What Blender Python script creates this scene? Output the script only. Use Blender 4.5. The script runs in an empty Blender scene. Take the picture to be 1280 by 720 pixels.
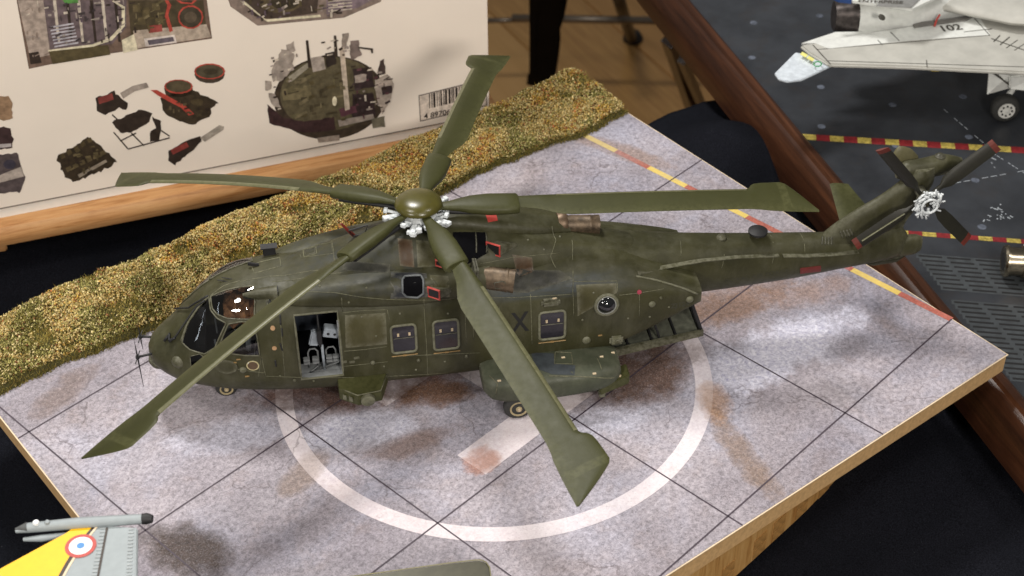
import bpy, bmesh, math, random
import numpy as np
from mathutils import Vector, Matrix, noise
from mathutils.bvhtree import BVHTree
random.seed(7); rng = np.random.default_rng(7)
sc = bpy.context.scene
col = sc.collection
R = math.radians
K = 4.65                       # one printed ground tile, in scene units (1 unit = 1 m of the helicopter modelled)

# ------------------------------------------------------------------ camera
CAMP = Vector((-12.1125, -27.7120, 26.8304))
CAMR = Matrix(((0.6876967, 0.4587576, -0.5626853), (-0.7259738, 0.4281970, -0.5381537), (-0.0059419, 0.7785813, 0.6275157)))
FPX = 2001.96
cam = bpy.data.cameras.new('camera'); camo = bpy.data.objects.new('camera', cam); col.objects.link(camo)
camo.matrix_world = Matrix.Translation(CAMP) @ CAMR.to_4x4()
cam.sensor_width = 36; cam.lens = FPX / 1280 * 36; cam.clip_start = 0.5; cam.clip_end = 500
cam.dof.use_dof = True; cam.dof.focus_distance = 38; cam.dof.aperture_fstop = 0.42
sc.camera = camo
# ------------------------------------------------------------------ world, lamps, exposure
w = bpy.data.worlds.new('World'); sc.world = w; w.use_nodes = True
bg = w.node_tree.nodes['Background']; bg.inputs[0].default_value = (0.9, 0.86, 0.82, 1); bg.inputs[1].default_value = 0.13
def area(name, loc, target, size, power, colr, shape='DISK'):
    l = bpy.data.lights.new(name, 'AREA'); l.shape = shape; l.size = size; l.energy = power; l.color = colr
    o = bpy.data.objects.new(name, l); col.objects.link(o); o.location = loc
    o.rotation_euler = (Vector(target) - Vector(loc)).to_track_quat('-Z', 'Y').to_euler()
    return o
area('hall_lamp', (18, 22, 62), (9, -4, 0), 13, 40000, (1, .97, .93))
area('hall_lamp', (-22, 4, 60), (9, -4, 0), 13, 13000, (1, .95, .88))
area('hall_lamp', (22, -36, 55), (9, -4, 0), 8, 7000, (1, .95, .9))
area('hall_lamp', (-14, -50, 32), (9, 4, 3), 9, 17500, (1, .93, .85))
area('hall_lamp', (-46, -14, 34), (4, -4, 0), 9, 14500, (1, .94, .86))
tb = area('windscreen_streak_lamp', (-33, 18, 16.5), (3.5, -2.7, 2.7), 36, 900, (.85, .93, 1), 'RECTANGLE'); tb.data.size_y = 1.6  # lamp added so that the windscreen reflects a long pale streak
tb.rotation_euler = (Matrix(((0.48, .50, -.72), (.45, -.85, -.29), (.60, .1, .63)))).to_euler()
_dz = (Vector((-33, 18, 16.5)) - Vector((3.5, -2.7, 2.7))).normalized(); _dx = (Vector((-26, 23, 24)) - Vector((-39, 11, 9))).normalized(); _dy = _dz.cross(_dx).normalized(); _dx = _dy.cross(_dz)
tb.rotation_euler = Matrix((_dx, _dy, _dz)).transposed().to_euler()
for x, y, z in ((-14, -34, 40), (-9, -38, 44), (-22, -24, 42), (0, -42, 50)):
    area('hall_spot', (x, y, z), (6, -5, 2), .9, 800, (1, .97, .92))
sc.view_settings.view_transform = 'Standard'; sc.view_settings.look = 'None'
sc.view_settings.exposure = -0.12; sc.view_settings.gamma = 1

# ------------------------------------------------------------------ helpers
def ray(px, py):
    return (CAMR @ Vector(((px - 640) / FPX, -(py - 360) / FPX, -1))).normalized()
def at(px, py, z=0.0):
    d = ray(px, py); return CAMP + d * ((z - CAMP.z) / d.z)
def srgb(r, g, b):
    return tuple(((c / 255) / 12.92 if c / 255 <= .04045 else ((c / 255 + .055) / 1.055) ** 2.4) for c in (r, g, b)) + (1,)

class NT:
    def __init__(s, name):
        s.m = bpy.data.materials.new(name); s.m.use_nodes = True; s.t = s.m.node_tree
        s.b = s.t.nodes['Principled BSDF']; s.tc = s.n('ShaderNodeTexCoord')
    def n(s, typ, **kw):
        n = s.t.nodes.new(typ)
        for k, v in kw.items(): setattr(n, k, v)
        return n
    def l(s, a, b): s.t.links.new(a, b)
    def noise(s, scale, detail=4, rough=.6, vec=None, dist=0, mapscale=None, rot=None):
        n = s.n('ShaderNodeTexNoise'); n.inputs['Scale'].default_value = scale; n.inputs['Detail'].default_value = detail
        n.inputs['Roughness'].default_value = rough; n.inputs['Distortion'].default_value = dist
        v = vec or s.tc.outputs['Object']
        if mapscale:
            mp = s.n('ShaderNodeMapping'); mp.inputs['Scale'].default_value = mapscale
            if rot: mp.vector_type = 'TEXTURE'; mp.inputs['Rotation'].default_value = rot; mp.inputs['Scale'].default_value = tuple(1 / q for q in mapscale)
            s.l(v, mp.inputs[0]); v = mp.outputs[0]
        s.l(v, n.inputs['Vector']); return n.outputs['Fac']
    def ramp(s, fac, stops):
        n = s.n('ShaderNodeValToRGB'); e = n.color_ramp.elements
        while len(e) < len(stops): e.new(.5)
        for i, (p, c) in enumerate(stops):
            e[i].position = p; e[i].color = c if hasattr(c, '__len__') else (c, c, c, 1)
        s.l(fac, n.inputs[0]); return n.outputs[0]
    def mix(s, fac, a, b, mode='MIX'):
        n = s.n('ShaderNodeMix', data_type='RGBA', blend_type=mode); n.clamp_result = True
        for ix, v in ((0, fac), (6, a), (7, b)):
            if hasattr(v, 'is_output'): s.l(v, n.inputs[ix])
            elif isinstance(v, (int, float)): n.inputs[ix].default_value = v if ix == 0 else (v, v, v, 1)
            else: n.inputs[ix].default_value = v
        return n.outputs[2]
    def math(s, op, a, b=0, c=None):
        n = s.n('ShaderNodeMath', operation=op)
        for i, v in enumerate((a, b) if c is None else (a, b, c)):
            if hasattr(v, 'is_output'): s.l(v, n.inputs[i])
            else: n.inputs[i].default_value = v
        return n.outputs[0]
    def bump(s, h, dist=.02, strength=.5):
        n = s.n('ShaderNodeBump'); n.inputs['Strength'].default_value = strength; n.inputs['Distance'].default_value = dist
        s.l(h, n.inputs['Height']); s.l(n.outputs[0], s.b.inputs['Normal'])
    def out(s, colr, rough=.6, metal=0, spec=.5):
        if hasattr(colr, 'is_output'): s.l(colr, s.b.inputs['Base Color'])
        else: s.b.inputs['Base Color'].default_value = colr
        if hasattr(rough, 'is_output'): s.l(rough, s.b.inputs['Roughness'])
        else: s.b.inputs['Roughness'].default_value = rough
        s.b.inputs['Metallic'].default_value = metal; s.b.inputs['Specular IOR Level'].default_value = spec
        return s.m

def paint(name, c, rough=.55, var=.25, scale=1.6, wear=.35, bump=.004, metal=0, spec=.4, dust=(.20, .195, .145, 1), sootmask=False, streak=.22, speck=.16, rvar=.1):
    """weathered model paint: broad tone drift, streaks, fine grain, dry-brushed edges"""
    g = NT(name)
    lo = tuple(x * (1 - var) for x in c[:3]) + (1,); hi = tuple(min(1, x * (1 + var)) for x in c[:3]) + (1,)
    a = g.mix(g.ramp(g.noise(scale, 5, .65), [(.32, 0.), (.68, 1.)]), lo, hi)
    st = g.ramp(g.noise(2.2, 5, .7, mapscale=(1.0, 1.2, .35)), [(.45, 0.), (.8, 1.)])
    a = g.mix(g.math('MULTIPLY', st, streak), a, dust)
    fine = g.ramp(g.noise(38, 3, .7), [(.62, 0.), (.75, 1.)])
    a = g.mix(g.math('MULTIPLY', fine, speck), a, dust)
    if wear:
        geo = g.n('ShaderNodeNewGeometry')
        e = g.ramp(geo.outputs['Pointiness'], [(.51, 0.), (.58, 1.)])
        a = g.mix(g.math('MULTIPLY', g.math('MULTIPLY', e, wear), g.ramp(g.noise(9, 3), [(.35, .2), (.6, 1.)])), a, dust)
    if sootmask:
        sx = g.n('ShaderNodeSeparateXYZ'); g.l(g.tc.outputs['Object'], sx.inputs[0])
        x, y, z = sx.outputs
        m1 = g.ramp(g.math('ADD', g.math('MULTIPLY', x, .1), .5), [(.62, 0.), (.68, 1.), (.9, .8), (1., 0.)])
        m2 = g.ramp(g.math('ADD', z, g.math('MULTIPLY', x, .05)), [(.0, 0.), (1., 0.)])
        zz = g.math('SUBTRACT', z, g.math('SUBTRACT', 3.18, g.math('MULTIPLY', x, .03)))
        band = g.ramp(g.math('ABSOLUTE', zz), [(.10, 1.), (.28, 0.)])
        n2 = g.ramp(g.noise(3.2, 5, .75, mapscale=(.5, 1.5, 4)), [(.3, .25), (.62, 1.)])
        m = g.math('MULTIPLY', g.math('MULTIPLY', m1, band), n2)
        a = g.mix(g.math('MULTIPLY', m, .9), a, srgb(58, 66, 72))
        # bluish grey wash on the roof ahead of the rotor mast
        f1 = g.ramp(g.math('ADD', g.math('MULTIPLY', x, .1), .5), [(.12, 0.), (.2, 1.), (.46, 1.), (.53, 0.)])
        f2 = g.ramp(z, [(0, 0.), (1, 0.)])
        zc = g.ramp(g.math('SUBTRACT', z, 3.0), [(.42, 0.), (.6, 1.)])
        n3 = g.ramp(g.noise(1.5, 5, .7), [(.42, 0.), (.58, 1.)])
        a = g.mix(g.math('MULTIPLY', g.math('MULTIPLY', g.math('MULTIPLY', f1, zc), n3), .5), a, srgb(56, 59, 60))
    rr = g.ramp(g.noise(6, 4), [(.3, max(0, rough - rvar)), (.7, min(1, rough + rvar))])
    g.bump(g.noise(30, 4), bump, .4)
    return g.out(a, rr, metal, spec)
def plain(name, c, rough=.6, metal=0, var=.12, scale=6, spec=.5, bump=0, bscale=40):
    g = NT(name)
    lo = tuple(x * (1 - var) for x in c[:3]) + (1,); hi = tuple(min(1, x * (1 + var)) for x in c[:3]) + (1,)
    a = g.mix(g.ramp(g.noise(scale, 4), [(.35, 0.), (.65, 1.)]), lo, hi)
    if bump: g.bump(g.noise(bscale, 4), bump, .6)
    return g.out(a, rough, metal, spec)

def link(o, parent=None, **props):
    col.objects.link(o)
    if parent is not None: o.parent = parent
    for k, v in props.items(): o[k] = v
    return o
def empty(name, loc=(0, 0, 0), rz=0, **props):
    o = bpy.data.objects.new(name, None); o.location = loc; o.rotation_euler = (0, 0, rz); o.empty_display_size = .3
    return link(o, None, **props)
def tomesh(name, verts, faces, mat, parent=None, smooth=False, mats=None, fm=None, **props):
    me = bpy.data.meshes.new(name); me.from_pydata([tuple(v) for v in verts], [], faces)
    for mm in (mats or [mat]): me.materials.append(mm)
    if fm: me.polygons.foreach_set('material_index', fm)
    if smooth: me.polygons.foreach_set('use_smooth', [True] * len(me.polygons))
    me.update()
    return link(bpy.data.objects.new(name, me), parent, **props)
def autosmooth(o, ang=35):
    me = o.data; bm = bmesh.new(); bm.from_mesh(me)
    for f in bm.faces: f.smooth = True
    for e in bm.edges:
        if len(e.link_faces) == 2 and e.calc_face_angle(0) > R(ang): e.smooth = False
    bm.to_mesh(me); bm.free(); return o
class MB:
    def __init__(s): s.v = []; s.f = []
    def add(s, vs, fs):
        b = len(s.v); s.v += [Vector(v) for v in vs]; s.f += [tuple(i + b for i in f) for f in fs]; return s
    def box(s, c, d, rot=None, taper=1.0):
        c = Vector(c); h = Vector(d) / 2; vs = []
        for z in (-1, 1):
            t = taper if z > 0 else 1
            for x, y in ((-1, -1), (1, -1), (1, 1), (-1, 1)):
                p = Vector((x * h.x * t, y * h.y * t, z * h.z)); vs.append(c + (rot @ p if rot else p))
        return s.add(vs, [(3, 2, 1, 0), (4, 5, 6, 7), (0, 1, 5, 4), (1, 2, 6, 5), (2, 3, 7, 6), (3, 0, 4, 7)])
    def tube(s, pts, r, n=8, closed=False, cap=True):
        pts = [Vector(p) for p in pts]; m = len(pts); rs = r if hasattr(r, '__len__') else [r] * m
        base = len(s.v); prev = None
        for i, p in enumerate(pts):
            if closed: d = pts[(i + 1) % m] - pts[i - 1]
            else: d = pts[min(i + 1, m - 1)] - pts[max(i - 1, 0)]
            d.normalize()
            if prev is None: u = d.orthogonal().normalized()
            else:
                u = prev - d * prev.dot(d); u = u.normalized() if u.length > 1e-6 else d.orthogonal().normalized()
            prev = u; v = d.cross(u)
            for k in range(n):
                a = 2 * math.pi * k / n; s.v.append(p + (u * math.cos(a) + v * math.sin(a)) * rs[i])
        for i in range(m if closed else m - 1):
            j = (i + 1) % m
            for k in range(n):
                k2 = (k + 1) % n
                s.f.append((base + i * n + k, base + i * n + k2, base + j * n + k2, base + j * n + k))
        if cap and not closed:
            s.f.append(tuple(base + k for k in reversed(range(n)))); s.f.append(tuple(base + (m - 1) * n + k for k in range(n)))
        return s
    def cyl(s, a, b, r, n=16, r2=None): return s.tube([a, b], [r, r if r2 is None else r2], n)
    def lathe(s, c, axis, prof, n=24):     # prof: (distance along axis, radius)
        c = Vector(c); axis = Vector(axis).normalized(); u = axis.orthogonal().normalized(); v = axis.cross(u); base = len(s.v)
        for h, r in prof:
            for k in range(n):
                a = 2 * math.pi * k / n; s.v.append(c + axis * h + (u * math.cos(a) + v * math.sin(a)) * r)
        for i in range(len(prof) - 1):
            for k in range(n):
                k2 = (k + 1) % n; s.f.append((base + i * n + k, base + i * n + k2, base + (i + 1) * n + k2, base + (i + 1) * n + k))
        s.f.append(tuple(base + k for k in reversed(range(n)))); s.f.append(tuple(base + (len(prof) - 1) * n + k for k in range(n)))
        return s
    def prism(s, poly, d):                 # poly: 3-D outline, d: thickness vector
        n = len(poly); d = Vector(d); poly = [Vector(p) for p in poly]
        return s.add(poly + [p + d for p in poly], [tuple(reversed(range(n))), tuple(range(n, 2 * n))] + [(i, (i + 1) % n, (i + 1) % n + n, i + n) for i in range(n)])
    def rings(s, rings, cap=True):
        base = len(s.v); n = len(rings[0])
        for r in rings: s.v += [Vector(p) for p in r]
        for i in range(len(rings) - 1):
            for k in range(n):
                k2 = (k + 1) % n; s.f.append((base + i * n + k, base + i * n + k2, base + (i + 1) * n + k2, base + (i + 1) * n + k))
        if cap:
            s.f.append(tuple(base + k for k in reversed(range(n)))); s.f.append(tuple(base + (len(rings) - 1) * n + k for k in range(n)))
        return s
    def build(s, name, mat, parent=None, smooth=False, auto=None, bevel=0, **props):
        me = bpy.data.meshes.new(name); me.from_pydata([tuple(v) for v in s.v], [], s.f); me.materials.append(mat)
        bm = bmesh.new(); bm.from_mesh(me); bmesh.ops.recalc_face_normals(bm, faces=bm.faces)
        if bevel:
            ee = [e for e in bm.edges if len(e.link_faces) == 2 and e.calc_face_angle(0) > R(30)]
            bmesh.ops.bevel(bm, geom=ee, offset=bevel, segments=2, affect='EDGES', clamp_overlap=True)
        for f in bm.faces: f.smooth = smooth or bool(auto) or bool(bevel)
        if auto or bevel:
            for e in bm.edges:
                if len(e.link_faces) == 2 and e.calc_face_angle(0) > R(auto or 35): e.smooth = False
        bm.to_mesh(me); bm.free()
        return link(bpy.data.objects.new(name, me), parent, **props)
def text_mesh(txt, size, extr=0.0, bold=0.0, shear=0):
    cu = bpy.data.curves.new('t', 'FONT'); cu.body = txt; cu.size = size; cu.extrude = extr; cu.offset = bold; cu.shear = shear
    cu.align_x = 'CENTER'; cu.align_y = 'CENTER'; cu.resolution_u = 3
    o = bpy.data.objects.new('t', cu); col.objects.link(o); bpy.context.view_layer.update()
    me = bpy.data.meshes.new_from_object(o.evaluated_get(bpy.context.evaluated_depsgraph_get()))
    col.objects.unlink(o); bpy.data.objects.remove(o); return me

# ------------------------------------------------------------------ materials
OL = srgb(55, 54, 33)
M_body = paint('olive_fuselage_paint', OL, .5, .24, 1.3, .5, spec=.28, sootmask=True)
M_olive = paint('olive_paint', OL, .5, .2, 1.8, .5, spec=.3)
M_blade = paint('blade_olive_paint', srgb(52, 53, 25), .50, .12, .7, .25, .002, dust=srgb(100, 100, 66), streak=0, speck=.25, spec=.28, rvar=.03)
M_strip = paint('worn_leading_edge_paint', srgb(84, 84, 58), .34, .12, 3, .2, .002, dust=srgb(150, 146, 122), streak=0, spec=.3, rvar=.03)
M_dkolive = paint('dark_olive_paint', srgb(40, 39, 26), .5, .2, 2, .4)
M_line = plain('dry_brushed_line_paint', srgb(98, 97, 76), .7, var=.4, scale=14)
M_glass = NT('dark_canopy_glass').out(srgb(24, 26, 28), .04, 0, .9)
def clear_glass(name, tint):
    g = NT(name); t = g.t; t.nodes.remove(g.b)
    o_ = t.nodes['Material Output']; tr_ = g.n('ShaderNodeBsdfTransparent'); tr_.inputs[0].default_value = tint
    gl = g.n('ShaderNodeBsdfGlossy'); gl.inputs['Roughness'].default_value = .03
    fr = g.n('ShaderNodeFresnel'); fr.inputs[0].default_value = 1.6; mx = g.n('ShaderNodeMixShader')
    g.l(g.math('ADD', fr.outputs[0], .06), mx.inputs[0]); g.l(tr_.outputs[0], mx.inputs[1]); g.l(gl.outputs[0], mx.inputs[2]); g.l(mx.outputs[0], o_.inputs[0])
    return g.m
M_clear = clear_glass('tinted_canopy_glass', (.62, .64, .66, 1))
g = NT('smoked_canopy_glass')
brown = g.ramp(g.noise(2.6, 5, .7, dist=1.2), [(.46, 0.), (.54, 1.)])
M_glassb = g.out(g.mix(brown, srgb(30, 27, 24), srgb(95, 70, 48)), .05, 0, .9)
M_black = plain('matt_black', (.012, .012, .013, 1), .6)
M_tblade = plain('near_black_olive_paint', srgb(30, 29, 20), .5)
M_tip = plain('brick_red_tip_paint', srgb(92, 34, 24), .55)
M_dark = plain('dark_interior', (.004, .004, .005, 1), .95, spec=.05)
M_tyre = plain('tyre_rubber', (.03, .03, .028, 1), .75, bump=.003)
M_rim = plain('cream_wheel_rim', srgb(165, 150, 115), .5)
M_rimw = plain('white_wheel_rim', srgb(205, 205, 200), .5)
M_lgrey = plain('pale_grey_cabin_paint', srgb(124, 127, 128), .55, var=.15)
M_white = plain('white_paint', srgb(222, 226, 228), .45, var=.06)
M_whitehub = plain('chipped_white_paint', srgb(205, 210, 212), .5, var=.22, scale=14)
M_red = plain('red_paint', srgb(178, 66, 58), .5)
M_dkred = plain('dark_red_paint', srgb(104, 32, 24), .5)
M_exh = plain('burnt_bronze_metal', srgb(92, 78, 62), .5, .45, .45, 6)
M_yellow = plain('yellow_marking', srgb(208, 165, 70), .6)
M_frame = paint('weathered_window_frame_paint', srgb(84, 84, 62), .6, .3, 6, .6)
M_steel = plain('brushed_steel', srgb(165, 155, 135), .25, 1, .2, 3)

# ------------------------------------------------------------------ the setting
# parquet floor of the hall, far below the table
FZ = -46
g = NT('varnished_parquet')
lo = g.mix(g.noise(.6, 6, .65, mapscale=(1, .08, 1)), srgb(176, 132, 74), srgb(228, 180, 116))
M_plank = [g.out(g.mix(g.ramp(g.noise(2.5, 5, .7, mapscale=(1, .05, 1)), [(.4, 0.), (.7, 1.)]), lo, srgb(176, 130, 78)), .35)]
for i, c in enumerate([((168, 124, 68), (216, 166, 106)), ((184, 140, 82), (234, 188, 126))]):
    g = NT('varnished_parquet'); lo = g.mix(g.noise(.6, 6, .65, mapscale=(1, .08, 1)), srgb(*c[0]), srgb(*c[1]))
    M_plank.append(g.out(lo, .35))
g = NT('parquet_joint'); M_joint = g.out(srgb(60, 40, 22), .8)
flo = MB().add([(-60, -90, FZ - .6), (220, -90, FZ - .6), (220, 220, FZ - .6), (-60, 220, FZ - .6)], [(0, 1, 2, 3)]).build('floor', M_joint, kind='structure')
pd = Vector((.33, .944, 0)); pn = Vector((.944, -.33, 0))     # plank direction across the floor
k = 0; meshes = []
for v_ in range(3):
    b = MB().box((0, 0, 0), (8.7, 120, .5)); o = b.build('plank', M_plank[v_], bevel=.06); meshes.append(o.data); col.objects.unlink(o)
rp = math.atan2(-pd.x, pd.y)
cz = at(740, 70, FZ)
for i in range(-7, 8):
    for j in range(-1, 3):
        p = cz + pn * (i * 8.8) + pd * (j * 120.2 + (i * 47 % 120) - 90)
        o = bpy.data.objects.new('plank', meshes[(i * 7 + j * 3) % 3]); o.location = (p.x, p.y, FZ - .32); o.rotation_euler = (0, 0, rp); link(o, flo)

# table surface under a black cloth
g = NT('black_felt_cloth')
fz = g.noise(26, 4, .8); big = g.noise(.35, 4, .6)
a = g.mix(g.ramp(fz, [(.35, 0.), (.75, 1.)]), (.0035, .0037, .005, 1), (.027, .029, .040, 1))
a = g.mix(g.ramp(big, [(.4, 0.), (.7, 1.)]), a, g.mix(.5, a, (.008, .009, .012, 1)))
a = g.mix(g.ramp(g.noise(16, 2, .5), [(.74, 0.), (.77, .5)]), a, (.10, .10, .11, 1)); g.bump(fz, .06, .9); g.b.inputs['Sheen Weight'].default_value = .0
M_cloth = g.out(a, .95, 0, .03)
CZ = -3.6
# cloth sheet: the back edge follows the table edge and then hangs down; a swell lifts it by the wooden frame
edge = [at(-700, 330, CZ), at(-60, 250, CZ), at(330, 225, CZ), at(620, 190, CZ), at(800, 172, CZ), at(835, 150, CZ), at(880, 128, CZ), at(930, 118, CZ), at(1040, 100, CZ), at(1400, 90, CZ)]
def lerp_poly(pl, t):
    t *= (len(pl) - 1); i = min(int(t), len(pl) - 2); return pl[i].lerp(pl[i + 1], t - i)
hump_c = at(905, 185, -2.2)
nu, nv = 150, 90; V = []
for j in range(nv + 1):
    for i in range(nu + 1):
        e = lerp_poly(edge, i / nu); q = Vector((e.x - 14 + (i / nu) * 10, -45, CZ))
        s_ = (j / nv)
        if j < 8:       # hanging over the table's back edge
            h = (8 - j) / 8; p = e.copy(); p += Vector((.45, .89, 0)) * .5 * math.sin(h * 1.57); p.z = CZ - .5 * 1 - h * 28 + .5
            if j == 7: p.z = CZ - .35
        else:
            p = e.lerp(q, ((j - 8) / (nv - 8)) ** 1.2)
            d = (p - hump_c); d.z = 0; p.z = CZ
            p.z += 2.0 * math.exp(-(d.length / 2.6) ** 2)
            p.z += .26 * noise.noise(p * .28) + .03 * noise.noise(p * 1.3)
        V.append(p)
F = [(j * (nu + 1) + i, j * (nu + 1) + i + 1, (j + 1) * (nu + 1) + i + 1, (j + 1) * (nu + 1) + i) for j in range(nv) for i in range(nu)]
cloth = tomesh('tablecloth', V, F, M_cloth, None, True, label='black felt cloth covering the table under all the models', category='tablecloth')

# ------------------------------------------------------------------ wood
def wood(name, c1, c2, c3, rough=.45, ms=(.25, 3, 3), scale=2.2, rot=None):
    g = NT(name)
    n1 = g.noise(scale, 8, .65, mapscale=ms, dist=.6, rot=rot)
    a = g.ramp(n1, [(.3, srgb(*c1)), (.5, srgb(*c2)), (.72, srgb(*c3))])
    n2 = g.noise(scale * 6, 5, .7, mapscale=ms, rot=rot)
    a = g.mix(g.ramp(n2, [(.5, 0.), (.8, .5)]), a, srgb(*c1))
    g.bump(n2, .02, .4); return g.out(a, rough)
M_wood = wood('light_varnished_wood', (160, 108, 60), (200, 148, 96), (214, 168, 116))
M_wooddisc = wood('laminated_bamboo', (176, 124, 66), (214, 166, 102), (228, 186, 124), .4, (3, 3, .3))
M_woodend = plain('bamboo_strip', srgb(186, 140, 82), .5, var=.2)
M_darkwood = wood('stained_dark_wood', (36, 20, 13), (62, 36, 22), (88, 54, 34), .3, (.10, 1.6, 1.6), 1.6, rot=(0, 0, math.atan2(-28.1, -15.4)))
M_mdf = plain('raw_board_edge', srgb(196, 160, 112), .7, var=.12, scale=9, bump=.004)
M_cream = plain('cream_board_edge', srgb(222, 202, 172), .7, var=.06)

# board on which the kit box stands, with a rounded front edge
p0 = at(-80, 300, -1.6); p1 = at(640, 163, -1.6); d = (p1 - p0); L = d.length; d.normalize(); nb = Vector((-d.y, d.x, 0))
if nb.y < 0: nb = -nb
prof = [(0.30, 0), (.10, -.08), (.0, -.28), (.0, -.5), (.12, -.75), (.35, -.88), (9, -.88), (9, 0)]
tray = empty('wooden_shelf_board', p0, math.atan2(d.y, d.x), label='light varnished wooden board with rounded edge under the white kit box', category='board')
V1 = [(0, a_, b_) for a_, b_ in prof]; V2 = [(L, a_, b_) for a_, b_ in prof]
MB().rings([V1, V2]).build('board', M_wood, tray, auto=30)
for x in (1.2, L - 1.5): MB().box((x, 5, -1.42), (1.2, 7, 1.08)).build('foot', M_wood, tray, bevel=.05)

# round laminated wooden stand under the display base
cc = None
dz0, dz1 = -.62, -3.0
ctr = at(640, 520, -.7)
pe = at(1041, 603, dz0)
rad = 8.7
rim = Vector((13.2, -14.1, 0))
stand_c = Vector((11.6, -8.1, 0)); SA, SBb = 7.7, 5.38
stand = empty('wooden_stand', (stand_c.x, stand_c.y, CZ), 0, label='laminated bamboo stand with rounded corners under the helicopter display base', category='stand')
def sq(t, k_):
    c_, s_ = math.cos(t), math.sin(t); return (math.copysign(abs(c_) ** .5, c_) * (SA - k_), math.copysign(abs(s_) ** .5, s_) * (SBb - k_))
rs = [[sq(t, k_) + (h,) for t in np.linspace(0, 2 * math.pi, 129)[:-1]] for h, k_ in ((.03, 0), (1.0, 0), (2.0, 0), (2.96, 0))]
MB().rings(rs).build('stand_body', M_wooddisc, stand, auto=60)
sm = None; pts_ = [Vector(sq(t, -.012) + (0,)) for t in np.linspace(0, 2 * math.pi, 4001)]; acc = 0; nxt = 0; pv = pts_[0]; ii = 0
for p_ in pts_[1:]:
    acc += (p_ - pv).length
    if acc >= nxt:
        for h in (.24, .60):
            if (ii + int(h * 10)) % 2: continue
            if sm is None:
                o = MB().box((0, 0, 0), (.012, .50, .33)).build('bamboo_strip', M_woodend, stand); sm = o.data
            else: o = bpy.data.objects.new('bamboo_strip', sm); link(o, stand)
            d_ = (p_ - pv); o.location = (p_.x, p_.y, h); o.rotation_euler = (0, 0, math.atan2(-d_.x, d_.y))
        nxt += .52; ii += 1
    pv = p_

# ------------------------------------------------------------------ display base with printed ground
BL = Vector((-2.15, -12.7, 0)); ba = R(-8.25); UU = Vector((math.cos(ba), math.sin(ba), 0)); VV = Vector((-UU.y, UU.x, 0))
BW, BD, BT = 20.92, 17.2, .56
base = empty('display_base', (0, 0, 0), 0, label='wooden display base printed as a concrete landing pad with a grass strip along the back', category='display base')
def P(s, t, z=0): return BL + UU * s + VV * t + Vector((0, 0, z))
MB().prism([P(0, 0, -BT), P(BW, 0, -BT), P(BW, BD, -BT), P(0, BD, -BT)], (0, 0, BT - .03)).build('board', M_mdf, base)
MB().prism([P(-.03, -.03, -.029), P(BW + .03, -.03, -.029), P(BW + .03, BD, -.029), P(-.03, BD, -.029)], (0, 0, .021)).build('laminate', M_cream, base)

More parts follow.
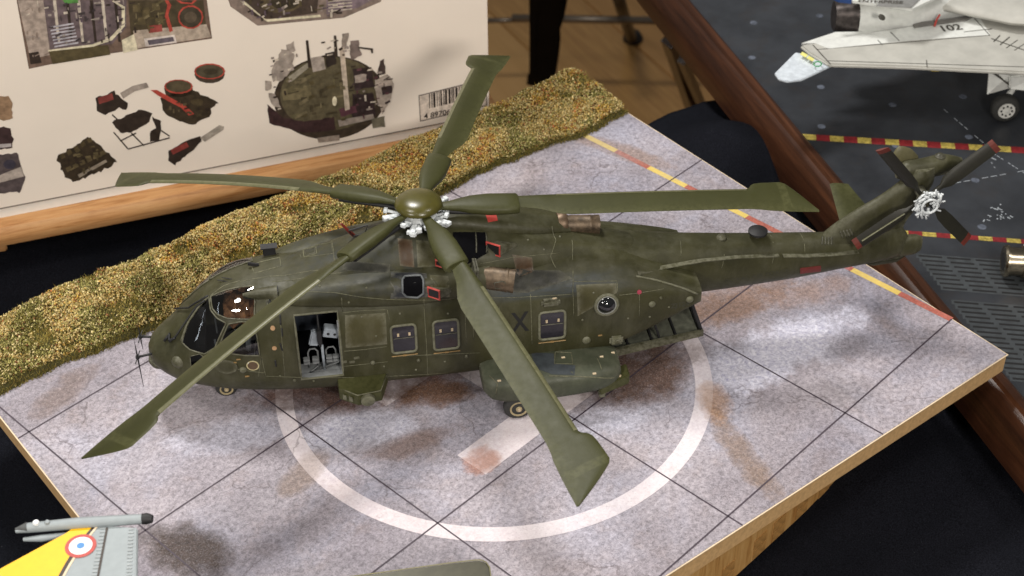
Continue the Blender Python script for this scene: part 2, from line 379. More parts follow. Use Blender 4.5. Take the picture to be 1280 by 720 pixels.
def ground(name, c0, c1, stain_shade=1.0, speck=1.0, stainc=(118, 98, 86)):
    g = NT(name)
    big = g.ramp(g.noise(.22, 5, .6), [(.36, 0.), (.66, 1.)])
    a = g.mix(big, srgb(*c0), srgb(*c1))
    blue = g.ramp(g.noise(.33, 5, .65, dist=.6), [(.48, 0.), (.70, .6)])
    a = g.mix(g.math('MULTIPLY', blue, .3 + .7 * speck), a, srgb(160, 162, 180))
    s1 = g.ramp(g.noise(.30, 6, .62, dist=.5, mapscale=(1, 1.4, 1), rot=(0, 0, .5)), [(.55, 0.), (.76, .6)])
    a = g.mix(g.math('MULTIPLY', s1, .6 * stain_shade), a, srgb(*stainc))
    s2 = g.ramp(g.noise(1.3, 6, .7), [(.54, 0.), (.76, .6)])
    a = g.mix(g.math('MULTIPLY', s2, .6 * stain_shade), a, srgb(142, 122, 112))
    sp = g.n('ShaderNodeSeparateXYZ'); g.l(g.tc.outputs['Object'], sp.inputs[0])
    wob = g.math('MULTIPLY', g.math('SUBTRACT', g.noise(.8, 7, .72), .5), 3.4)
    # printed stains, pale scuffs and brown fuselage shadow painted in, each at its own place on the board
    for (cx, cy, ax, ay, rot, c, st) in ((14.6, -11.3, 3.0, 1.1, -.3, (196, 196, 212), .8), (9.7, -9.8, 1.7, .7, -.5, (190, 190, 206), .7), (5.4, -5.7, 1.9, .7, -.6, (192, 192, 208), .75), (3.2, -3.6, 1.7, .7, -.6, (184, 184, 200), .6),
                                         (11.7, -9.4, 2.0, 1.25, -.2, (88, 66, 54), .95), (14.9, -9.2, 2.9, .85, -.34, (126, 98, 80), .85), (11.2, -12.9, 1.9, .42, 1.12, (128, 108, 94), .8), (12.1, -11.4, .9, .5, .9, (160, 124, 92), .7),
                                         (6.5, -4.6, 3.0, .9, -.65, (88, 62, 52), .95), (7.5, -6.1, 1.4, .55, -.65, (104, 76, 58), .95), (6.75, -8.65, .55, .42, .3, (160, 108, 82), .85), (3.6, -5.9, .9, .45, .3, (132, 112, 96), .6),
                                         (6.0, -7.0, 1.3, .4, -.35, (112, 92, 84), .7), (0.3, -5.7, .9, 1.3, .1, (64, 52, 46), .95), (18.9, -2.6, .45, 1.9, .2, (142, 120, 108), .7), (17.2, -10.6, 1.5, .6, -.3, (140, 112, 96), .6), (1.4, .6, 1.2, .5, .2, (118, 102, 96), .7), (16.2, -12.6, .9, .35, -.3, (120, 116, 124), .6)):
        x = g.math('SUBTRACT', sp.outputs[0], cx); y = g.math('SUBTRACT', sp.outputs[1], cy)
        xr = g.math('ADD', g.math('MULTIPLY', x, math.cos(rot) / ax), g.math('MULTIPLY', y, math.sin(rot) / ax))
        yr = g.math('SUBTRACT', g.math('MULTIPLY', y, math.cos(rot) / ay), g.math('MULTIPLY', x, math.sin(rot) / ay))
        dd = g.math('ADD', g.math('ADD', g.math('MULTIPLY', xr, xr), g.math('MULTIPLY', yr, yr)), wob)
        k_ = st * (stain_shade if c[0] < 170 else (1 if speck > .5 else .2))
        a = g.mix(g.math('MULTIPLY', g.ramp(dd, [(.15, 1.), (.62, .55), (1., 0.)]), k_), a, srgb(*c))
    # trowelled-concrete grain over everything: coarse mottling, pale crumbs, dark pits and hair lines
    m1 = g.ramp(g.noise(8.5, 8, .8, dist=.4), [(.34, 0.), (.66, 1.)])
    a = g.mix(.5 * speck, a, m1, 'OVERLAY')
    m2 = g.ramp(g.noise(24, 5, .8, dist=.3), [(.52, 0.), (.66, 1.)])
    a = g.mix(g.math('MULTIPLY', m2, .85 * speck), a, g.mix(.45, a, g.mix(.6, a, srgb(232, 226, 232))))
    m3 = g.ramp(g.noise(30, 4, .8, mapscale=(1, .5, 1), rot=(0, 0, .6)), [(.32, 1.), (.44, 0.)])
    a = g.mix(g.math('MULTIPLY', m3, .85 * speck), a, srgb(72, 62, 70))
    m4 = g.ramp(g.noise(8, 4, .7), [(.26, 1.), (.36, 0.)])
    a = g.mix(g.math('MULTIPLY', m4, .5 * speck), a, srgb(84, 72, 78))
    sc_ = g.ramp(g.noise(3.0, 7, .8, mapscale=(.25, 3.5, 1), rot=(0, 0, .9), dist=.8), [(.62, 0.), (.66, 1.), (.70, 0.)])
    a = g.mix(g.math('MULTIPLY', sc_, .35), a, srgb(84, 74, 80))
    vo = g.n('ShaderNodeTexVoronoi', feature='DISTANCE_TO_EDGE'); vo.inputs['Scale'].default_value = .30
    nz = g.n('ShaderNodeTexNoise'); nz.inputs['Scale'].default_value = 1.6; nz.inputs['Detail'].default_value = 6
    g.l(g.tc.outputs['Object'], nz.inputs['Vector'])
    va = g.n('ShaderNodeVectorMath', operation='MULTIPLY_ADD'); g.l(nz.outputs['Color'], va.inputs[0]); va.inputs[1].default_value = (.9, .9, .9); g.l(g.tc.outputs['Object'], va.inputs[2])
    g.l(va.outputs[0], vo.inputs['Vector'])
    cr = g.ramp(vo.outputs['Distance'], [(.0, 1.), (.009, 0.)])
    cm = g.ramp(g.noise(.5, 3), [(.5, 0.), (.58, 1.)])
    a = g.mix(g.math('MULTIPLY', g.math('MULTIPLY', cr, cm), .5), a, srgb(72, 60, 60))
    g.bump(g.noise(14, 6), .006, .3)
    return g.out(a, .62, 0, .3)
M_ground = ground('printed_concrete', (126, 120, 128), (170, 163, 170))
M_markw = ground('printed_white_marking', (205, 194, 198), (222, 214, 218), .85, .38, (176, 146, 120))
M_marky = ground('printed_yellow_marking', (206, 180, 96), (222, 198, 112), .3, .25)
M_markr = ground('printed_red_marking', (160, 84, 72), (176, 104, 88), .5, .6)
M_markl = plain('printed_joint_line', srgb(66, 56, 66), .6)
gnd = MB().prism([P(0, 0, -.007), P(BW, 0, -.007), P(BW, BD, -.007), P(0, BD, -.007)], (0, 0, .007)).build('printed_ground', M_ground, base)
# ring
cx, cy = 1.943 * K, -1.473 * K; r0, r1 = 1.075 * K, 1.168 * K; n = 160; V = []
for i in range(n):
    a = 2 * math.pi * i / n
    V += [(cx + r0 * math.cos(a), cy + r0 * math.sin(a), .006), (cx + r1 * math.cos(a), cy + r1 * math.sin(a), .006)]
tomesh('landing_circle', V, [(2 * i, 2 * i + 1, (2 * i + 3) % (2 * n), (2 * i + 2) % (2 * n)) for i in range(n)], M_markw, base)
def quad(x0, y0, x1, y1, z): return [(x0 * K, y0 * K, z), (x1 * K, y0 * K, z), (x1 * K, y1 * K, z), (x0 * K, y1 * K, z)]
b = MB()
for q in ((1.395, -1.94, 2.49, -1.74), (1.395, -1.21, 2.49, -1.01), (1.84, -1.74, 2.04, -1.21)): b.add(quad(*q, .006), [(0, 1, 2, 3)])
b.build('letter_h_marking', M_markw, base)
# joint lines, clipped to the board
def clip(a, b_):
    a = Vector(a); b_ = Vector(b_); t0, t1 = 0., 1.; dd = b_ - a
    for nn, lim in ((UU, 0), (-UU, -BW), (VV, 0), (-VV, -14.6)):
        f0 = (a - BL).dot(nn) - lim; df = dd.dot(nn)
        if abs(df) < 1e-9: continue
        t = -f0 / df
        if df > 0: t0 = max(t0, t)
        else: t1 = min(t1, t)
    return (a + dd * t0, a + dd * t1) if t1 > t0 else None
lines = [((-3, -i * K, 0), (26, -i * K, 0)) for i in range(0, 4)] + [((j * K, -20, 0), (j * K, 6, 0)) for j in range(0, 4)]
for a_, b_ in lines:
    c_ = clip(a_, b_)
    if not c_: continue
    p, q = c_; dd = (q - p).normalized(); nn = Vector((-dd.y, dd.x, 0)) * .019; z = Vector((0, 0, .011))
    MB().add([p - nn + z, q - nn + z, q + nn + z, p + nn + z], [(0, 1, 2, 3)]).build('joint_line', M_markl, base)
ys = [at(722, 167).y, at(768, 190).y, at(810, 210).y, at(860, 231).y, at(900, 252).y, at(935, 270).y, at(985, 296).y, at(1022, 316).y, at(1064, 338).y, at(1124, 367).y, at(1190, 399).y]
for i in range(len(ys) - 1):
    MB().add([(4.02 * K, ys[i + 1], .006), (4.062 * K, ys[i + 1], .006), (4.062 * K, ys[i], .006), (4.02 * K, ys[i], .006)], [(0, 1, 2, 3)]).build('edge_stripe', M_marky if i % 2 == 0 else M_markr, base)

# grass strip: mound, blades, leaf litter
def fbm(x, y, s): return noise.fractal(Vector((x * s, y * s, 3.3)), 1., 2., 4)
def tfront(s): return 14.5 + .12 * math.sin(s * .9) + .22 * fbm(s, 0, .55)
def tback(s): return BD + .10 * fbm(s, 9, .6)
def hgt(s, t):
    f = (t - tfront(s)) / 1.0; b_ = (tback(s) - t) / .35
    e = min(1, max(0, f)) ** .6 * min(1, max(0, b_)) ** .5
    return e * (.25 + .07 * (1 - min(1, s / 14)) + .20 * fbm(s, t, .55) + .10 * fbm(s, t, 1.9)) + .02
M_soil = plain('dark_turf_soil', srgb(62, 58, 26), .95, bump=.03, bscale=8)
ns, nt = 210, 34; V = []
for j in range(nt + 1):
    for i in range(ns + 1):
        s = -.08 + (BW + .16) * i / ns; t0 = tfront(s); t = t0 + (tback(s) - t0) * j / nt
        e = min(1, (s + .08) / .3, (BW + .08 - s) / .3); h = max(0.0, hgt(s, t) * max(0, e) ** .5) * (1 if 0 < j < nt else 0)
        V.append(P(s, t, h - .05 if j in (0, nt) or e <= 0.001 else h))
F = [(j * (ns + 1) + i, j * (ns + 1) + i + 1, (j + 1) * (ns + 1) + i + 1, (j + 1) * (ns + 1) + i) for j in range(nt) for i in range(ns)]
tomesh('turf', V, F, M_soil, base, True)
g = NT('static_grass'); at_ = g.n('ShaderNodeAttribute', attribute_name='Col'); M_gr = g.out(at_.outputs['Color'], .85, 0, .15)
def colored(name, V, F, C, **props):
    me = bpy.data.meshes.new(name); me.vertices.add(len(V)); me.vertices.foreach_set('co', V.astype(np.float32).ravel())
    k = F.shape[1]; me.loops.add(F.size); me.loops.foreach_set('vertex_index', F.astype(np.int32).ravel())
    me.polygons.add(len(F)); me.polygons.foreach_set('loop_start', np.arange(0, F.size, k, dtype=np.int32)); me.polygons.foreach_set('loop_total', np.full(len(F), k, dtype=np.int32))
    me.update(calc_edges=True); ca = me.color_attributes.new('Col', 'FLOAT_COLOR', 'POINT')
    ca.data.foreach_set('color', np.c_[C, np.ones(len(C))].astype(np.float32).ravel()); me.materials.append(M_gr)
    return link(bpy.data.objects.new(name, me), base, **props)
pal_g = np.array([srgb(*c)[:3] for c in ((158, 146, 74), (178, 162, 88), (138, 128, 62), (192, 172, 100), (120, 116, 54), (168, 142, 70))])
pal_f = np.array([srgb(*c)[:3] for c in ((212, 190, 128), (204, 168, 92), (226, 208, 154), (150, 104, 70), (208, 172, 78), (154, 146, 84), (120, 114, 66), (198, 126, 78), (172, 164, 100), (188, 160, 100))])
NB = 80000; S = rng.uniform(0, BW, NB); Tt = rng.uniform(0, 1, NB); pts = np.zeros((NB, 3)); okc = np.zeros(NB)
for i in range(NB):
    s = S[i]; t0 = tfront(s) - .04; t = t0 + (tback(s) - t0) * Tt[i]; pts[i] = P(s, t, hgt(s, t) - .03); okc[i] = fbm(s, t, .8)
ln = rng.uniform(.05, .15, NB) * (1 + .3 * okc); tilt = rng.normal(0, .5, (NB, 2)) * ln[:, None]; an = rng.uniform(0, np.pi, NB)
wd = np.c_[np.cos(an), np.sin(an), np.zeros(NB)] * .012
tip = pts + np.c_[tilt, ln]
V = np.stack([pts - wd, pts + wd, tip], 1).reshape(-1, 3)
ci = rng.integers(0, len(pal_g), NB); C = pal_g[ci] * (0.75 + .35 * rng.random(NB))[:, None] * np.where(Tt < .06, .6, 1)[:, None]
C = np.stack([C * .75, C * .75, C * 1.15], 1).reshape(-1, 3)
colored('grass', V, np.arange(len(V)).reshape(-1, 3), C, kind='stuff')
NF = 84000; out = []; colr = []; cnt = 0
tet = np.array([(1, 1, 1), (-1, -1, 1), (-1, 1, -1), (1, -1, -1)]) * .6
tf = [(0, 1, 2), (0, 3, 1), (0, 2, 3), (1, 3, 2)]
Vs = []; Cs = []
S = rng.uniform(0.02, BW - .02, NF * 2); Tt = rng.uniform(.05, 1, NF * 2)
for i in range(NF * 2):
    if cnt >= NF: break
    s = S[i]; t0 = tfront(s); t = t0 + (tback(s) - t0) * Tt[i]
    dens = fbm(s, t, .75) * 1.2 + .50 + (.25 if s > 13 else 0) + .25 * fbm(s, t, 3)
    if rng.random() > dens: continue
    sz = rng.uniform(.018, .052); c0 = P(s, t, hgt(s, t) + rng.uniform(.01, .16))
    q = tet * sz * rng.uniform(.5, 1.2, (4, 3)) + rng.normal(0, sz * .25, (4, 3)) + np.array(c0)
    fam = fbm(s + 40, t, .9); wgt = rng.random()
    if fam > .30: idx = rng.choice([4, 1, 3, 0, 7], p=[.22, .22, .12, .34, .1])
    elif fam < -.15: idx = rng.choice([5, 6, 8, 2, 3], p=[.3, .25, .25, .15, .05])
    else: idx = rng.choice([0, 2, 9, 5, 1, 3, 8], p=[.28, .2, .17, .1, .1, .05, .1])
    Vs.append(q); Cs.append(np.repeat(pal_f[idx][None] * rng.uniform(.65, 1.1), 4, 0)); cnt += 1
V = np.concatenate(Vs); C = np.concatenate(Cs); F = (np.array(tf)[None] + (np.arange(cnt) * 4)[:, None, None]).reshape(-1, 3)
colored('leaf_litter', V, F, C, kind='stuff')
# ------------------------------------------------------------------ carrier deck board with its wooden frame
DZ = -1.3
fa, fb = Vector((29.6, 3.5, 0)), Vector((14.2, -24.6, 0)); fd = (fb - fa); FL = fd.length; fd.normalize(); fn = Vector((fd.y, -fd.x, 0))
if fn.x > 0: fn = -fn                # outward: towards the display base
fa = fa - fd * 30; FL += 30
deckboard = empty('carrier_deck_board', (0, 0, 0), 0, label='dark wooden framed display board printed as a grey aircraft carrier deck', category='display board')
prof = [(0, .0), (0, .10), (.10, .16), (.30, .16), (.36, .06), (.46, .02), (.52, -.04), (.74, -.45), (.80, -.9), (.80, -1.35), (0, -1.35)]
b = MB(); rs = []
for tt in (0, FL): rs.append([fa + fd * tt + fn * a_ + Vector((0, 0, DZ + h)) for a_, h in prof])
b.rings(rs).build('frame', M_darkwood, deckboard, auto=25)
M_deck = NT('printed_carrier_deck'); g = M_deck
a = g.mix(g.ramp(g.noise(.35, 6, .6), [(.35, 0.), (.65, 1.)]), srgb(38, 40, 44), srgb(58, 61, 66))
a = g.mix(g.math('MULTIPLY', g.ramp(g.noise(.8, 6, .7), [(.52, 0.), (.7, 1.)]), .4), a, srgb(52, 46, 42))
a = g.mix(g.math('MULTIPLY', g.ramp(g.noise(24, 3, .7), [(.68, 0.), (.74, 1.)]), .2), a, srgb(130, 135, 140))
g.bump(g.noise(20, 4), .004, .3); M_deck = g.out(a, .38, 0, .4)
du = (fb - fa).normalized(); A0, A1 = fa, fa + fd * FL
MB().prism([A0 + Vector((0, 0, DZ - .3)), A1 + Vector((0, 0, DZ - .3)), A1 - fn * 34 + Vector((0, 0, DZ - .3)), A0 - fn * 34 + Vector((0, 0, DZ - .3))], (0, 0, .3)).build('printed_deck', M_deck, deckboard)
MB().prism([A0 + Vector((0, 0, DZ - 1.3)), A1 + Vector((0, 0, DZ - 1.3)), A1 - fn * 34 + Vector((0, 0, DZ - 1.3)), A0 - fn * 34 + Vector((0, 0, DZ - 1.3))], (0, 0, .98)).build('board', M_darkwood, deckboard)
su = Vector((.580, -.815, 0)).normalized(); sv = Vector((-su.y, su.x, 0))
M_syel = plain('deck_stripe_yellow', srgb(170, 152, 74), .5, var=.35, scale=8); M_sred = plain('deck_stripe_red', srgb(122, 32, 36), .5, var=.25, scale=8)
def dstripe(p, q, wd, seg, n0=0):
    d_ = (q - p); L_ = d_.length; d_.normalize(); nn = Vector((-d_.y, d_.x, 0)); i = 0; t = 0
    while t < L_:
        if i % 2 == 0:
            for side_ in (0.04, .52):
                a0 = p + d_ * t + nn * wd * (side_ - .5); MB().prism([a0, a0 + d_ * seg, a0 + d_ * seg + nn * wd * .44, a0 + nn * wd * .44], (0, 0, .008)).build('stripe_block', M_syel, deckboard)
        else:
            a0 = p + d_ * t - nn * wd * .5; MB().prism([a0, a0 + d_ * seg, a0 + d_ * seg + nn * wd, a0 + nn * wd], (0, 0, .006)).build('stripe_block', M_sred, deckboard)
        t += seg; i += 1
e = at(1003, 171, DZ); f = at(1280, 188, DZ); dstripe(e, f + (f - e) * .25, .34, .43)
e = at(1118, 290, DZ); f = at(1280, 302, DZ); dstripe(e, f + (f - e) * .5, .22, .40)
# tie-down spots, scratches
M_spot = plain('deck_tie_down_spot', srgb(84, 90, 102), .6, var=.4)
b = MB()
for i in range(-14, 16):
    for j in range(-12, 12):
        p = Vector((26.5, -7.5, DZ)) + su * (i * 2.3) + sv * (j * 2.4 + (i % 2) * .8)
        if (p - fa).dot(fn) > -.4: continue
        if ((p - at(1135, 300, DZ)).dot(sv)) < .3: continue
        b.lathe(p, (0, 0, 1), [(.0, .13), (.005, .13)], 12)
b.build('tie_down_spots', M_spot, deckboard, kind='stuff')
M_scr = plain('deck_white_fleck', srgb(150, 156, 162), .6)
b = MB()
for (x0, y0), (x1, y1) in (((1180, 137), (1238, 186)), ((1182, 231), (1283, 213)), ((1242, 192), (1283, 218))):
    p, q = at(x0, y0, DZ), at(x1, y1, DZ); d_ = (q - p); nn = Vector((-d_.y, d_.x, 0)).normalized() * .012
    for k in range(9):
        if (k * 5 + x0) % 4 == 1: continue
        a0 = p + d_ * (k / 9); a1 = p + d_ * ((k + .7) / 9); b.prism([a0 - nn, a1 - nn, a1 + nn, a0 + nn], (0, 0, .006))
for _ in range(46):
    px, py = random.choice([(1247, 262), (1255, 270), (1240, 275), (1249, 205), (1062, 60), (1130, 40)]); p = at(px + random.gauss(0, 7), py + random.gauss(0, 4), DZ)
    if (p - fa).dot(fn) > -.3: continue
    an = random.random() * 3; s_ = random.uniform(.02, .05); b.box(p + Vector((0, 0, .006)), (s_ * random.uniform(1, 4), s_, .006), Matrix.Rotation(an, 3, 'Z'))
b.build('paint_fleck', M_scr, deckboard, kind='stuff')
# gratings: rows of slots
M_slot = plain('grating_slot_shadow', (.004, .004, .005, 1), .7); M_gr2 = plain('grating_plate', srgb(60, 64, 67), .45, var=.2, scale=3)
g0 = at(1118, 306, DZ)
gu = (at(1240, 318, DZ) - at(1150, 311, DZ)).normalized(); gv = (at(1205, 395, DZ) - at(1130, 318, DZ)).normalized()
gw = Vector((gu.y, -gu.x, 0)); gw = gw if gw.dot(gv) > 0 else -gw
corner = at(1112, 308, DZ)
#MB().prism([corner + gw * .02 - gu * 3 + Vector((0, 0, .001)), corner + gu * 16, corner + gu * 16 + gw * 16, corner + gw * 16 - gu * 3], (0, 0, .003))
def inside_deck(p): return (p - fa).dot(fn) < -.12
b = MB(); cnt = 0; slots = []
for r_ in range(0, 78):
    if r_ in (8, 9): continue
    for cidx in range(-30, 22):
        p = corner + gw * (.3 + r_ * .20) + gu * (cidx * .80 + .085 * r_)
        if inside_deck(p - gu * .1) and inside_deck(p + gu * .8): slots.append(p)
pb = MB()
for p in slots: pb.prism([p - gu * .07 - gw * .06, p + gu * .73 - gw * .06, p + gu * .73 + gw * .14, p - gu * .07 + gw * .14], (0, 0, .003))
pb.build('grating_plate', M_gr2, deckboard, kind='stuff')
for p in slots: b.prism([p, p + gu * .66, p + gu * .66 + gw * .075, p + gw * .075], (0, 0, .006))
b.build('grating_slots', M_slot, deckboard, kind='stuff')
b = MB()

# ------------------------------------------------------------------ grey jet model at the top right
M_jet = plain('weathered_jet_grey', srgb(196, 192, 180), .55, var=.07, scale=1.2, bump=.002)
M_jetb = plain('pale_beige_jet_paint', srgb(176, 175, 168), .55, var=.08, scale=1.5)
M_jetw = plain('off_white_jet_paint', srgb(212, 214, 210), .5, var=.06)
M_jetd = plain('dark_burnt_nozzle_metal', srgb(70, 64, 62), .4, .6, .4, 5)
M_pline = plain('panel_line_wash', srgb(70, 68, 62), .7)
M_blue = plain('navy_blue_decal', srgb(30, 62, 116), .5)
jet = empty('jet_aircraft_model', (28, -6, DZ), 0, label='pale grey swept wing jet fighter model with number 102 on its wing flap', category='model aircraft')
def W(x, y, z): return at(x, y, z) - jet.location
WZ = 1.25
b = MB(); pl = [W(*q, WZ) for q in ((1000, 56), (1092, 43), (1228, 21), (1330, 4), (1460, 10), (1460, 96), (1280, 90), (1140, 83), (1036, 80), (1012, 66))]
b.prism([p - Vector((0, 0, .14)) for p in pl], (0, 0, .14)).build('wing', M_jetb, jet, bevel=.05)
b = MB().prism([W(*q, WZ + .003) for q in ((1018, 54), (1090, 41), (1224, 21), (1238, 44), (1150, 50), (1036, 61))], (0, 0, .012)); b.build('wing_flap', M_jetw, jet)
b = MB().prism([W(*q, WZ - .2) for q in ((1002, 56), (1044, 42), (1110, 41), (1110, 52), (1018, 56))], (0, 0, .06)); b.build('flap', M_jetw, jet)
b = MB().prism([W(*q, 1.05) for q in ((994, 68), (968, 94), (973, 101), (984, 104), (1002, 102), (1040, 84), (1030, 74))], (0, 0, .08)); b.build('tailplane', plain('pale_blue_grey_tail_paint', srgb(196, 204, 212), .5), jet, bevel=.02)
for q in (((1003, 65), (1010, 69), (1007, 72), (1000, 68)), ((1011, 70), (1018, 74), (1016, 77), (1008, 73))):
    MB().prism([W(*a_, WZ + .004) for a_ in q], (0, 0, .01)).build('formation_light', plain('pale_yellow_strip', srgb(222, 218, 130), .5), jet)
b = MB().tube([W(1022 + 5 * math.cos(t), 80 + 3 * math.sin(t), WZ + .012) for t in np.linspace(0, 6.28, 10)[:-1]], .02, 5, True); b.build('green_ring_marking', plain('green_marking', srgb(60, 150, 90), .5), jet)
def strip(x0, y0, x1, y1, z, wpx=.014, mat=None, name='panel_line', parent=None):
    p, q = W(x0, y0, z), W(x1, y1, z); d_ = (q - p).normalized(); nn = Vector((-d_.y, d_.x, 0)) * wpx
    MB().prism([p - nn, q - nn, q + nn, p + nn], (0, 0, .006)).build(name, mat or M_pline, parent or jet)
for q in ((1021, 62, 1238, 44), (1016, 56, 1038, 80), (1033, 76, 1290, 84), (1218, 23, 1237, 44), (1113, 40, 1124, 51), (1097, 50, 1103, 56), (1205, 40, 1240, 36), (1239, 48, 1290, 66), (1242, 52, 1250, 44), (1250, 56, 1262, 46), (1258, 60, 1272, 50), (1268, 63, 1282, 54), (1158, 75, 1159, 84)):
    strip(*q, WZ + (.017 if q[1] < 60 else .002))
# number on the flap, lying on the wing
tm = text_mesh('102', .50, 0, .012)
o = bpy.data.objects.new('number_102', tm); tm.materials.append(M_pline); link(o, jet)
p = W(1188, 35, WZ + .024); dx = (W(1202, 33, WZ) - W(1174, 36, WZ)).normalized(); dy = Vector((-dx.y, dx.x, 0))
o.matrix_local = Matrix.Translation(p) @ Matrix((dx, dy, Vector((0, 0, 1)))).transposed().to_4x4()
# engine nacelle and fuselage: lofts along the wing's direction
ax = (W(1280, 30, 1.2) - W(1040, 34, 1.2)).normalized(); side = Vector((ax.y, -ax.x, 0)); side = side if side.dot(CAMP - W(1100, 20, 1)) > 0 else -side
def loft(c0, stations, n=24, e=2.4):
    rs = []
    for t, w_, h_, dy_, dz_ in stations:
        r_ = []
        for k in range(n):
            a = 2 * math.pi * k / n; ca, sa = math.cos(a), math.sin(a)
            r_.append(c0 + ax * t + side * (dy_ + w_ * math.copysign(abs(ca) ** (2 / e), ca)) + Vector((0, 0, dz_ + h_ * math.copysign(abs(sa) ** (2 / e), sa))))
        rs.append(r_)
    return MB().rings(rs)
c0 = W(1042, 20, 1.35)
loft(c0, [(0, .42, .46, 0, 0), (.25, .5, .52, 0, 0), (.75, .58, .6, 0, 0)]).build('exhaust_nozzle', M_jetd, jet, auto=40)
loft(c0 + ax * .72, [(0, .6, .62, 0, 0), (.5, .68, .66, 0, .02), (1.6, .74, .66, -.15, .04), (2.6, .80, .62, -.6, .05), (4.2, .85, .55, -1.3, .05), (9, 1.0, .5, -2.2, .05)]).build('engine_nacelle', M_jetw, jet, auto=40)
c1 = W(1130, -4, 1.6)
loft(c1, [(-1.2, .1, .1, 0, 0), (-.4, .5, .16, -.1, 0), (1.2, 1.2, .24, -.3, 0), (3, 1.9, .30, -.1, 0), (9, 2.8, .36, .2, .05)]).build('fuselage', M_jetb, jet, auto=40)
# fin base: blue and white with lettering
fp = [W(1052, -4, 2.3), W(1066, 4, 2.3), W(1140, 14, 2.3), W(1190, -10, 2.3), W(1120, -40, 2.3)]
MB().prism(fp, (0, 0, .09)).build('tail_fin', M_jetw, jet)
MB().prism([W(1036, -3, 2.31), W(1048, 3, 2.31), W(1064, 5, 2.31), W(1060, -4, 2.31)], (0, 0, .12)).build('blue_fin_tip', M_blue, jet)
MB().prism([W(1095, 8, 2.41), W(1139, 10, 2.41), W(1160, -10, 2.41), W(1110, -10, 2.41)], (0, 0, .01)).build('grey_fin_panel', plain('grey_panel_paint', srgb(128, 128, 126), .5), jet)
tm = text_mesh('ENTERPRISE', .26, 0, .006, .2); tm.materials.append(M_pline); o = bpy.data.objects.new('fin_lettering', tm); link(o, jet)
p = W(1100, 2, 2.432); dx = (W(1124, 3, 2.4) - W(1080, 1, 2.4)).normalized(); dy = Vector((-dx.y, dx.x, 0))
o.matrix_local = Matrix.Translation(p) @ Matrix((dx, dy, Vector((0, 0, 1)))).transposed().to_4x4()
MB().prism([W(1141, 32, WZ + .03), W(1150, 29, WZ + .03), W(1216, 22, WZ + .03), W(1208, 26, WZ + .03), W(1143, 35, WZ + .03)], (0, 0, .05)).build('dark_spoiler', plain('mid_grey_spoiler', srgb(110, 108, 104), .5), jet)
MB().tube([W(1168, 33, WZ + .05), W(1171, 24, WZ + .2), W(1175, 18, WZ + .35)], .035, 6).build('red_tag', M_red, jet)
MB().lathe(W(1102, 22, 2.0) , Vector((0, -.5, 1)), [(0, .12), (.03, .12)], 12).build('round_vent', M_pline, jet)
for x0, y0, x1, y1 in ((1072, 12, 1070, 42), (1089, 10, 1084, 41), (1133, 16, 1126, 37)):
    pass
# undercarriage leg and wheel
wc = at(1253, 150, DZ) + Vector((0, 0, .46)) - jet.location
MB().lathe(wc - side * .2, side, [(0, .36), (.05, .44), (.2, .46), (.33, .44), (.38, .36)], 32).build('tyre', M_tyre, jet, auto=50)
MB().lathe(wc + side * .16, side, [(0, .27), (.04, .27), (.03, .16), (.06, .08), (.07, .0)], 24).build('wheel_rim', M_rimw, jet, auto=30)
for k in range(8):
    a = k * math.pi / 4; u_ = ax * math.cos(a) + Vector((0, 0, 1)) * math.sin(a)
    MB().lathe(wc + side * .19 + u_ * .17, side, [(0, .035), (.03, .03)], 8).build('rim_hole', M_black, jet)
MB().tube([wc + Vector((0, 0, 0)) - side * .25, wc - side * .3 + Vector((0, 0, 1.2)) + ax * .5], .1, 10).build('landing_leg', M_jetw, jet, auto=40)
d1 = MB().prism([W(1236, 92, .8), W(1262, 94, .9), W(1270, 108, .35), W(1234, 118, .1)], side * -.06); d1.build('wheel_door', M_jetw, jet)
MB().prism([W(1262, 96, .9), W(1300, 92, 1.0), W(1300, 116, .4), W(1262, 112, .4)], side * -.35).build('bay_door', M_jetw, jet, bevel=.04)
MB().tube([W(1241, 90, 1.0), W(1262, 106, .5)], .03, 6).build('door_strut', M_pline, jet)
MB().prism([W(1158, 84, .9), W(1180, 84, .9), W(1176, 90, .7), W(1164, 90, .7)], side * -.2).build('yellow_pod', M_syel, jet, bevel=.03)

# the metal cylinder at the right edge
cyl = empty('metal_cylinder_model_part', at(1290, 330, DZ), 0, label='turned metal engine cylinder lying on the grating at the right edge', category='metal part')
cc_ = at(1254, 326, -.75) - cyl.location; ad = (at(1290, 328, -.75) - at(1254, 326, -.75)).normalized()
MB().lathe(cc_, ad, [(0, .30), (.0, .42), (.06, .46), (.12, .46), (.14, .40), (.5, .40), (.52, .46), (.6, .46), (.62, .5), (3, .5)], 40).build('sleeve', M_steel, cyl, auto=30)
MB().lathe(cc_ + ad * .55 + Vector((0, 0, .12)), ad, [(0, .42), (.06, .5), (2.4, .5)], 40).build('white_cap', M_jetw, cyl, auto=30)
MB().lathe(cc_ + Vector((0, 0, -.02)) - ad * .004, ad, [(0, .26), (.003, .26)], 32).build('bore', M_black, cyl)
MB().box(cc_ + ad * 1.6 + Vector((0, 0, -.47)), (.6, .5, .14), Matrix.Rotation(math.atan2(ad.y, ad.x), 3, 'Z')).build('cradle', M_jetd, cyl, bevel=.02)

